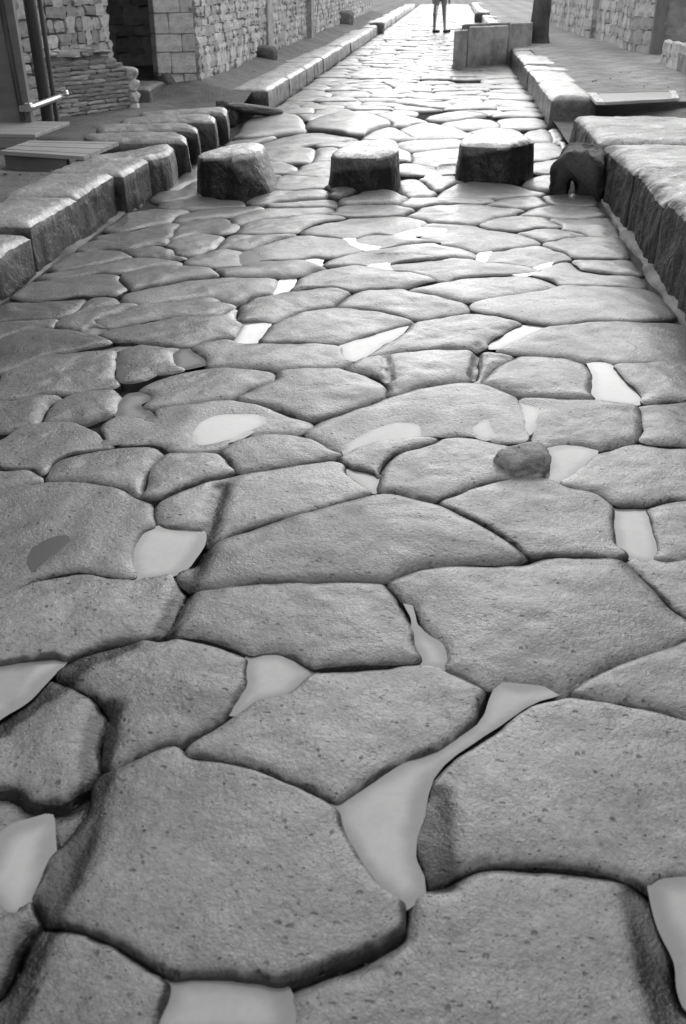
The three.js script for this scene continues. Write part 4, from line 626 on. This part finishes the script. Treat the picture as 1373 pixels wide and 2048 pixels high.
{ // platform of boards and the ramp of boards that leads from it to the kerb
  const t = thing('wooden_platform', 'pale wooden platform of boards under the scaffold poles', 'platform'), c = at(88, 262, 0.30), f = at(20, 290, 0.12), z0 = at(20, 268, 0.30)[2], z1 = at(60, 242, 0.30)[2], x1 = c[0], x0 = x1 - 1.1;
  const top = 0.30; for (let i = 0; i < 4; i++) { const d = (z0 - z1) / 4, g = new RoundedBoxGeometry(x1 - x0, 0.03, d - 0.006, 2, 0.006); const m = mesh('plank', paint(g, 1.0 + 0.1 * hash(i, 1, 9)), M.wood, t); m.position.set((x0 + x1) / 2, top - 0.015, z0 - d * (i + 0.5)); m.rotation.y = 0.0; }
  for (let i = 0; i < 2; i++) { const g = new RoundedBoxGeometry(x1 - x0 - 0.01, 0.075, 0.025, 2, 0.006), m = mesh('front_board', paint(g, 0.8 - 0.1 * i), M.wood, t); m.position.set((x0 + x1) / 2, top - 0.07 - 0.08 * i, z0 - 0.012); }
  const t2 = thing('plank_ramp', 'flat ramp of pale planks lying from the platform towards the cross slabs', 'ramp'), y = 0.275, corners = [at(0, 302, y), at(168, 313, y), at(238, 284, y), at(60, 281, y)];
  const e0 = V3(corners[1]).sub(V3(corners[0])), e1 = V3(corners[3]).sub(V3(corners[0])); const N = 6, A = V3(corners[0]), B = V3(corners[1]), C = V3(corners[2]), D = V3(corners[3]);
  for (let i = 0; i < N; i++) { const s0 = i / N + 0.006, s1 = (i + 1) / N - 0.006, P = [A.clone().lerp(D, s0), B.clone().lerp(C, s0), B.clone().lerp(C, s1), A.clone().lerp(D, s1)], poly = P.map((p) => [p.x, p.z]); core(t2, poly, y - 0.025, y + 0.002 * (i % 2), 'plank', M.wood, 0.95 + 0.2 * hash(i, 7, 7)); }
  core(t2, [[A.x, A.z - 0.06], [B.x - 0.15, B.z - 0.06], [B.x - 0.15, B.z - 0.12], [A.x, A.z - 0.12]], 0.12, y - 0.028, 'bearer', M.wood, 0.5);
}

// ------------------------------------------------------------------ stone trough, post, grate on the right
{
  const t = thing('stone_trough', 'grey trough of upright stone slabs standing out from the right kerb', 'trough'), a = [0.055, -18.58], k = [1.08, -19.72], [u, l] = unit(a, k), n = [u[1], -u[0]].map((q) => -q), L = l + 0.62, th = 0.16, dep = 1.1;
  const P = (s, q) => [a[0] + u[0] * s + 0.03 * q, a[1] + u[1] * s - q], up = (poly, h, tone, y0 = -0.1, seed = 1) => { const m = lump(poly.flatMap((p, i) => { const q = poly[(i + 1) % poly.length]; return [0, 1, 2, 3].map((e) => [lerp(p[0], q[0], e / 4), lerp(p[1], q[1], e / 4)]); }), { n: 64, rings: 5, top: h, bottom: y0, drop: 0.02, w: 0.014, crown: 0, rough: 0.004, wob: 0.004, rows: 5, flare: 0, side: 0.005, inset: 0.006, soft: 0.05, seed, tone: (x, y, z) => tone * (y > h - 0.012 ? 1.5 : 0.9 + 0.4 * fbm(x * 5, y * 5, z * 5, 3) - 0.4 * sstep(0.16, 0.0, y)) }); mesh('slab', m, M.concrete, t); };
  const f = l * 0.24, g = l * 0.96; up([P(0, 0), P(f, 0), P(f, th), P(0, th)], 0.60, 1.0, -0.1, 71); up([P(f, 0), P(g, 0), P(g, th), P(f, th)], 0.645, 1.05, -0.1, 72); up([P(g, 0.02), P(L, 0.02), P(L, th + 0.02), P(g, th + 0.02)], 0.68, 1.05, -0.1, 73);
  up([P(0, th), P(th, th), P(th, dep), P(0, dep)], 0.6, 0.75, -0.1, 74); up([P(th, dep - th), P(L, dep - th), P(L, dep), P(th, dep)], 0.66, 0.7, -0.1, 75); up([P(L - th, th + 0.02), P(L, th + 0.02), P(L, dep - th), P(L - th, dep - th)], 0.66, 0.75, -0.1, 76);
  core(t, [P(th, th), P(L - th, th), P(L - th, dep - th), P(th, dep - th)], 0, 0.4, 'silt', M.bed, 1);
  const q = at(1079, 90, 0.25), prof = [[0.24, 0], [0.21, 0.1], [0.18, 0.35], [0.17, 0.8], [0.16, 1.25], [0.1, 1.32], [0.0, 1.33]].map((p) => new THREE.Vector2(...p)), pg = new THREE.LatheGeometry(new THREE.SplineCurve(prof).getPoints(30), 28), pp = pg.attributes.position;
  for (let i = 0; i < pp.count; i++) { const x = pp.getX(i), y = pp.getY(i), z = pp.getZ(i), kk = 1 + 0.18 * fbm(x * 5, y * 3, z * 5, 4); pp.setX(i, x * kk); pp.setZ(i, z * kk); } pg.computeVertexNormals();
  const m = mesh('stone_post', paint(pg, (x, y, z) => 0.42 + 0.35 * fbm(x * 8, y * 5, z * 8, 3)), M.rock); m.position.set(q[0], 0.2, q[2] - 0.15); tag(m, 'dark rough tapering post at the right end of the trough', 'post');
}
{ const p = at(1309, 112, 0.25), t = tag(mesh('door_post', paint(new RoundedBoxGeometry(0.17, 2.6, 0.14, 2, 0.012), 0.5), M.wood), 'dark upright timber post in the right wall beside the stub', 'post'); t.position.set(p[0], 1.4, p[2]); const q = at(1332, 75, 0.3); }
{ // grating over the gap in the right kerb
  const t = thing('drain_grate', 'flat metal grating over the gap in the right pavement', 'grating'), y = 0.262, a = at(1183, 188, y), b = at(1345, 184, y), c = at(1352, 199, y), d = at(1202, 207, y), A = V3(a), B = V3(b), C = V3(c), D = V3(d), bar = (p, q, w, h, name, tone) => { const L = p.distanceTo(q), g = new RoundedBoxGeometry(L, h, w, 1, 0.004), m = mesh(name, paint(g, tone), name === 'frame' ? M.concrete : M.steel, t), mid = p.clone().add(q).multiplyScalar(0.5); m.position.copy(mid); m.rotation.y = Math.atan2(-(q.z - p.z), q.x - p.x); };
  bar(A, D, 0.09, 0.03, 'frame', 2.0); bar(B, C, 0.07, 0.03, 'frame', 2.0); bar(A.clone().lerp(B, 0.05), B.clone().lerp(A, 0.04), 0.04, 0.03, 'frame', 1.3); bar(D.clone().lerp(C, 0.05), C.clone().lerp(D, 0.04), 0.06, 0.03, 'frame', 1.6);
  const m1 = A.clone().lerp(D, 0.08), n1 = B.clone().lerp(C, 0.08); for (let i = 1; i < 34; i++) bar(A.clone().lerp(B, i / 34).lerp(D.clone().lerp(C, i / 34), 0.05), A.clone().lerp(B, i / 34).lerp(D.clone().lerp(C, i / 34), 0.95), 0.012, 0.022, 'bar', 0.55);
  for (let i = 1; i < 7; i++) bar(A.clone().lerp(D, i / 7).lerp(B, 0.03), B.clone().lerp(C, i / 7).lerp(A, 0.03), 0.008, 0.016, 'cross_bar', 0.5);
}

// ------------------------------------------------------------------ a walker far up the street
{
  const q = at(879, 66), N = 110, mc = new MarchingCubes(N, new THREE.MeshStandardMaterial(), false, false, 600000), S = 1.9;
  const J = (x, y, z, r) => ({ p: new THREE.Vector3(x, y, z), r });
  const build = (bones, k = 0.035) => { mc.reset(); mc.isolation = 0; const f = mc.field, v = new THREE.Vector3();
    for (let c = 0; c < N; c++) for (let b = 0; b < N; b++) for (let a = 0; a < N; a++) { v.set((a / N * 2 - 1) * S / 2, (b / N * 2 - 1) * S / 2 + S / 2 - 0.05, (c / N * 2 - 1) * S / 2); let d = 9; for (const [A, B] of bones) { const ab = B.p.clone().sub(A.p), t = clamp(v.clone().sub(A.p).dot(ab) / ab.lengthSq(), 0, 1), e = Math.hypot(v.x - A.p.x - ab.x * t, v.y - A.p.y - ab.y * t, v.z - A.p.z - ab.z * t) - lerp(A.r, B.r, t), h = clamp(0.5 + 0.5 * (d - e) / k, 0, 1); d = lerp(d, e, h) - k * h * (1 - h); } f[a + b * N + c * N * N] = -d; }
    mc.update(); const g = new THREE.BufferGeometry(), P = mc.positionArray.slice(0, mc.count * 3), Nn = mc.normalArray.slice(0, mc.count * 3); for (let i = 0; i < P.length; i += 3) { P[i] *= S / 2; P[i + 1] = P[i + 1] * S / 2 + S / 2 - 0.05; P[i + 2] *= S / 2; } g.setAttribute('position', new THREE.BufferAttribute(P, 3)); const w = mergeVertices(g, 1e-3); w.computeVertexNormals(); const uv = new Float32Array(w.attributes.position.count * 2); w.setAttribute('uv', new THREE.BufferAttribute(uv, 2)); return w; };
  const hip = 0.90, L = [J(-0.10, hip, 0, 0.088), J(-0.16, 0.49, 0.05, 0.058), J(-0.15, 0.09, -0.01, 0.04)], Rr = [J(0.10, hip, 0, 0.088), J(0.13, 0.49, 0.0, 0.058), J(0.16, 0.09, 0.03, 0.04)], pel = J(0, 0.97, 0, 0.13), ch = J(0, 1.28, 0, 0.145), neck = J(0, 1.5, 0, 0.055), sl = J(-0.18, 1.42, 0, 0.06), sr = J(0.18, 1.42, 0, 0.06);
  const head = [J(0, 1.60, 0.01, 0.085), J(0, 1.66, -0.01, 0.092)], arm = (s, sh) => [[sh, J(s * 0.25, 1.14, 0.0, 0.044)], [J(s * 0.25, 1.14, 0.0, 0.044), J(s * 0.24, 0.9, 0.08, 0.032)], [J(s * 0.24, 0.9, 0.08, 0.032), J(s * 0.24, 0.82, 0.1, 0.03)], [J(s * 0.24, 0.82, 0.1, 0.02), J(s * 0.235, 0.745, 0.115, 0.011)], [J(s * 0.235, 0.84, 0.12, 0.018), J(s * 0.21, 0.79, 0.14, 0.011)]];
  const body = build([[L[0], L[1]], [L[1], L[2]], [Rr[0], Rr[1]], [Rr[1], Rr[2]], [pel, L[0]], [pel, Rr[0]], [pel, ch], [ch, neck], [sl, sr], [neck, head[0]], [head[0], head[1]], [J(0, 1.6, 0.1, 0.012), J(0, 1.57, 0.115, 0.014)], ...arm(-1, sl), ...arm(1, sr)]);
  const t = tag(mesh('person', paint(body, (x, y, z) => y > 1.02 ? 0.6 : y > 0.72 ? 0.4 : 0.75 + (x - (x < 0 ? -0.15 : 0.15) > 0 ? 0.6 : -0.42)), new THREE.MeshPhysicalMaterial({ color: grey(0.6), roughness: 0.8, vertexColors: true })), 'person in shorts walking far up the street, feet apart', 'person');  // rim light painted on the legs: right half of each light, left dark
  t.position.set(q[0], 0, q[2]); t.rotation.y = 0.25;
  for (const [x, z] of [[-0.15, -0.01], [0.16, 0.03]]) { const g = new THREE.CapsuleGeometry(0.05, 0.16, 6, 14); g.rotateZ(Math.PI / 2); g.scale(1, 0.75, 1); const m = mesh('shoe', paint(g, 0.12), M.rock, t); m.position.set(x + 0.05, 0.045, z + 0.02); m.rotation.y = 0.35; }
  const hr = mesh('hair', paint(blob([0.1, 0.085, 0.105], 90, 3, 0.15, 6), 0.2), M.rock, t); hr.position.set(0, 1.70, -0.02);
}
// ------------------------------------------------------------------ grit and pebbles
{
  const r = rng(515), shapes = [0, 1, 2].map((k) => blob([1, 0.6, 0.8], 200 + k * 7, 1.7, 0.3, 2)), scatter = (name, label, n, spot) => { const l = []; for (let i = 0; i < n; i++) { const [x, y, z, s] = spot(r), g = paint(shapes[i % 3].clone(), 0.5 + 1.1 * r()); g.applyMatrix4(new THREE.Matrix4().compose(new THREE.Vector3(x, y + 0.25 * s, z), new THREE.Quaternion().setFromEuler(new THREE.Euler(0, r() * 6, 0)), new THREE.Vector3(s, s, s))); l.push(g); } const m = stuff(mesh(name, mergeGeometries(l), M.rock)); m.userData.label = label; m.userData.category = 'gravel'; };
  scatter('gravel', 'loose pale gravel strewn over the right pavement', 900, (q) => { const z = -4 - 18 * q() * q(), x = 1.75 + 1.9 * q(); return [x, (z < -9.5 && z > -11.3 ? 0.12 : z < -9.5 ? 0.25 : HR(z) - 0.05), z, 0.004 + 0.014 * q() * q() * q()]; });
  scatter('gravel', 'loose gravel and crumbs strewn over the left pavement', 900, (q) => { const z = -4 - 16 * q(), x = -2.55 - 1.6 * q(); return [x, z > -6.7 ? 0.2 : z > -11.9 ? 0.135 : 0.25, z, 0.004 + 0.016 * q() * q() * q()]; });
  scatter('gravel', 'tiny pebbles caught in the joints of the road', 320, (q) => { const t = traced[Math.floor(q() * 30)], e = t.poly[Math.floor(q() * t.poly.length)], f = 0.015 * (q() - 0.5), wet = pools.some((p) => inside(p.poly, e[0], e[1]) || edgeDist(p.poly, e[0], e[1]) < 0.05); return [e[0] + f, wet ? -0.09 : -0.028, e[1] + f, 0.0025 + 0.005 * q() * q()]; });
}
renderer.render(scene, camera);
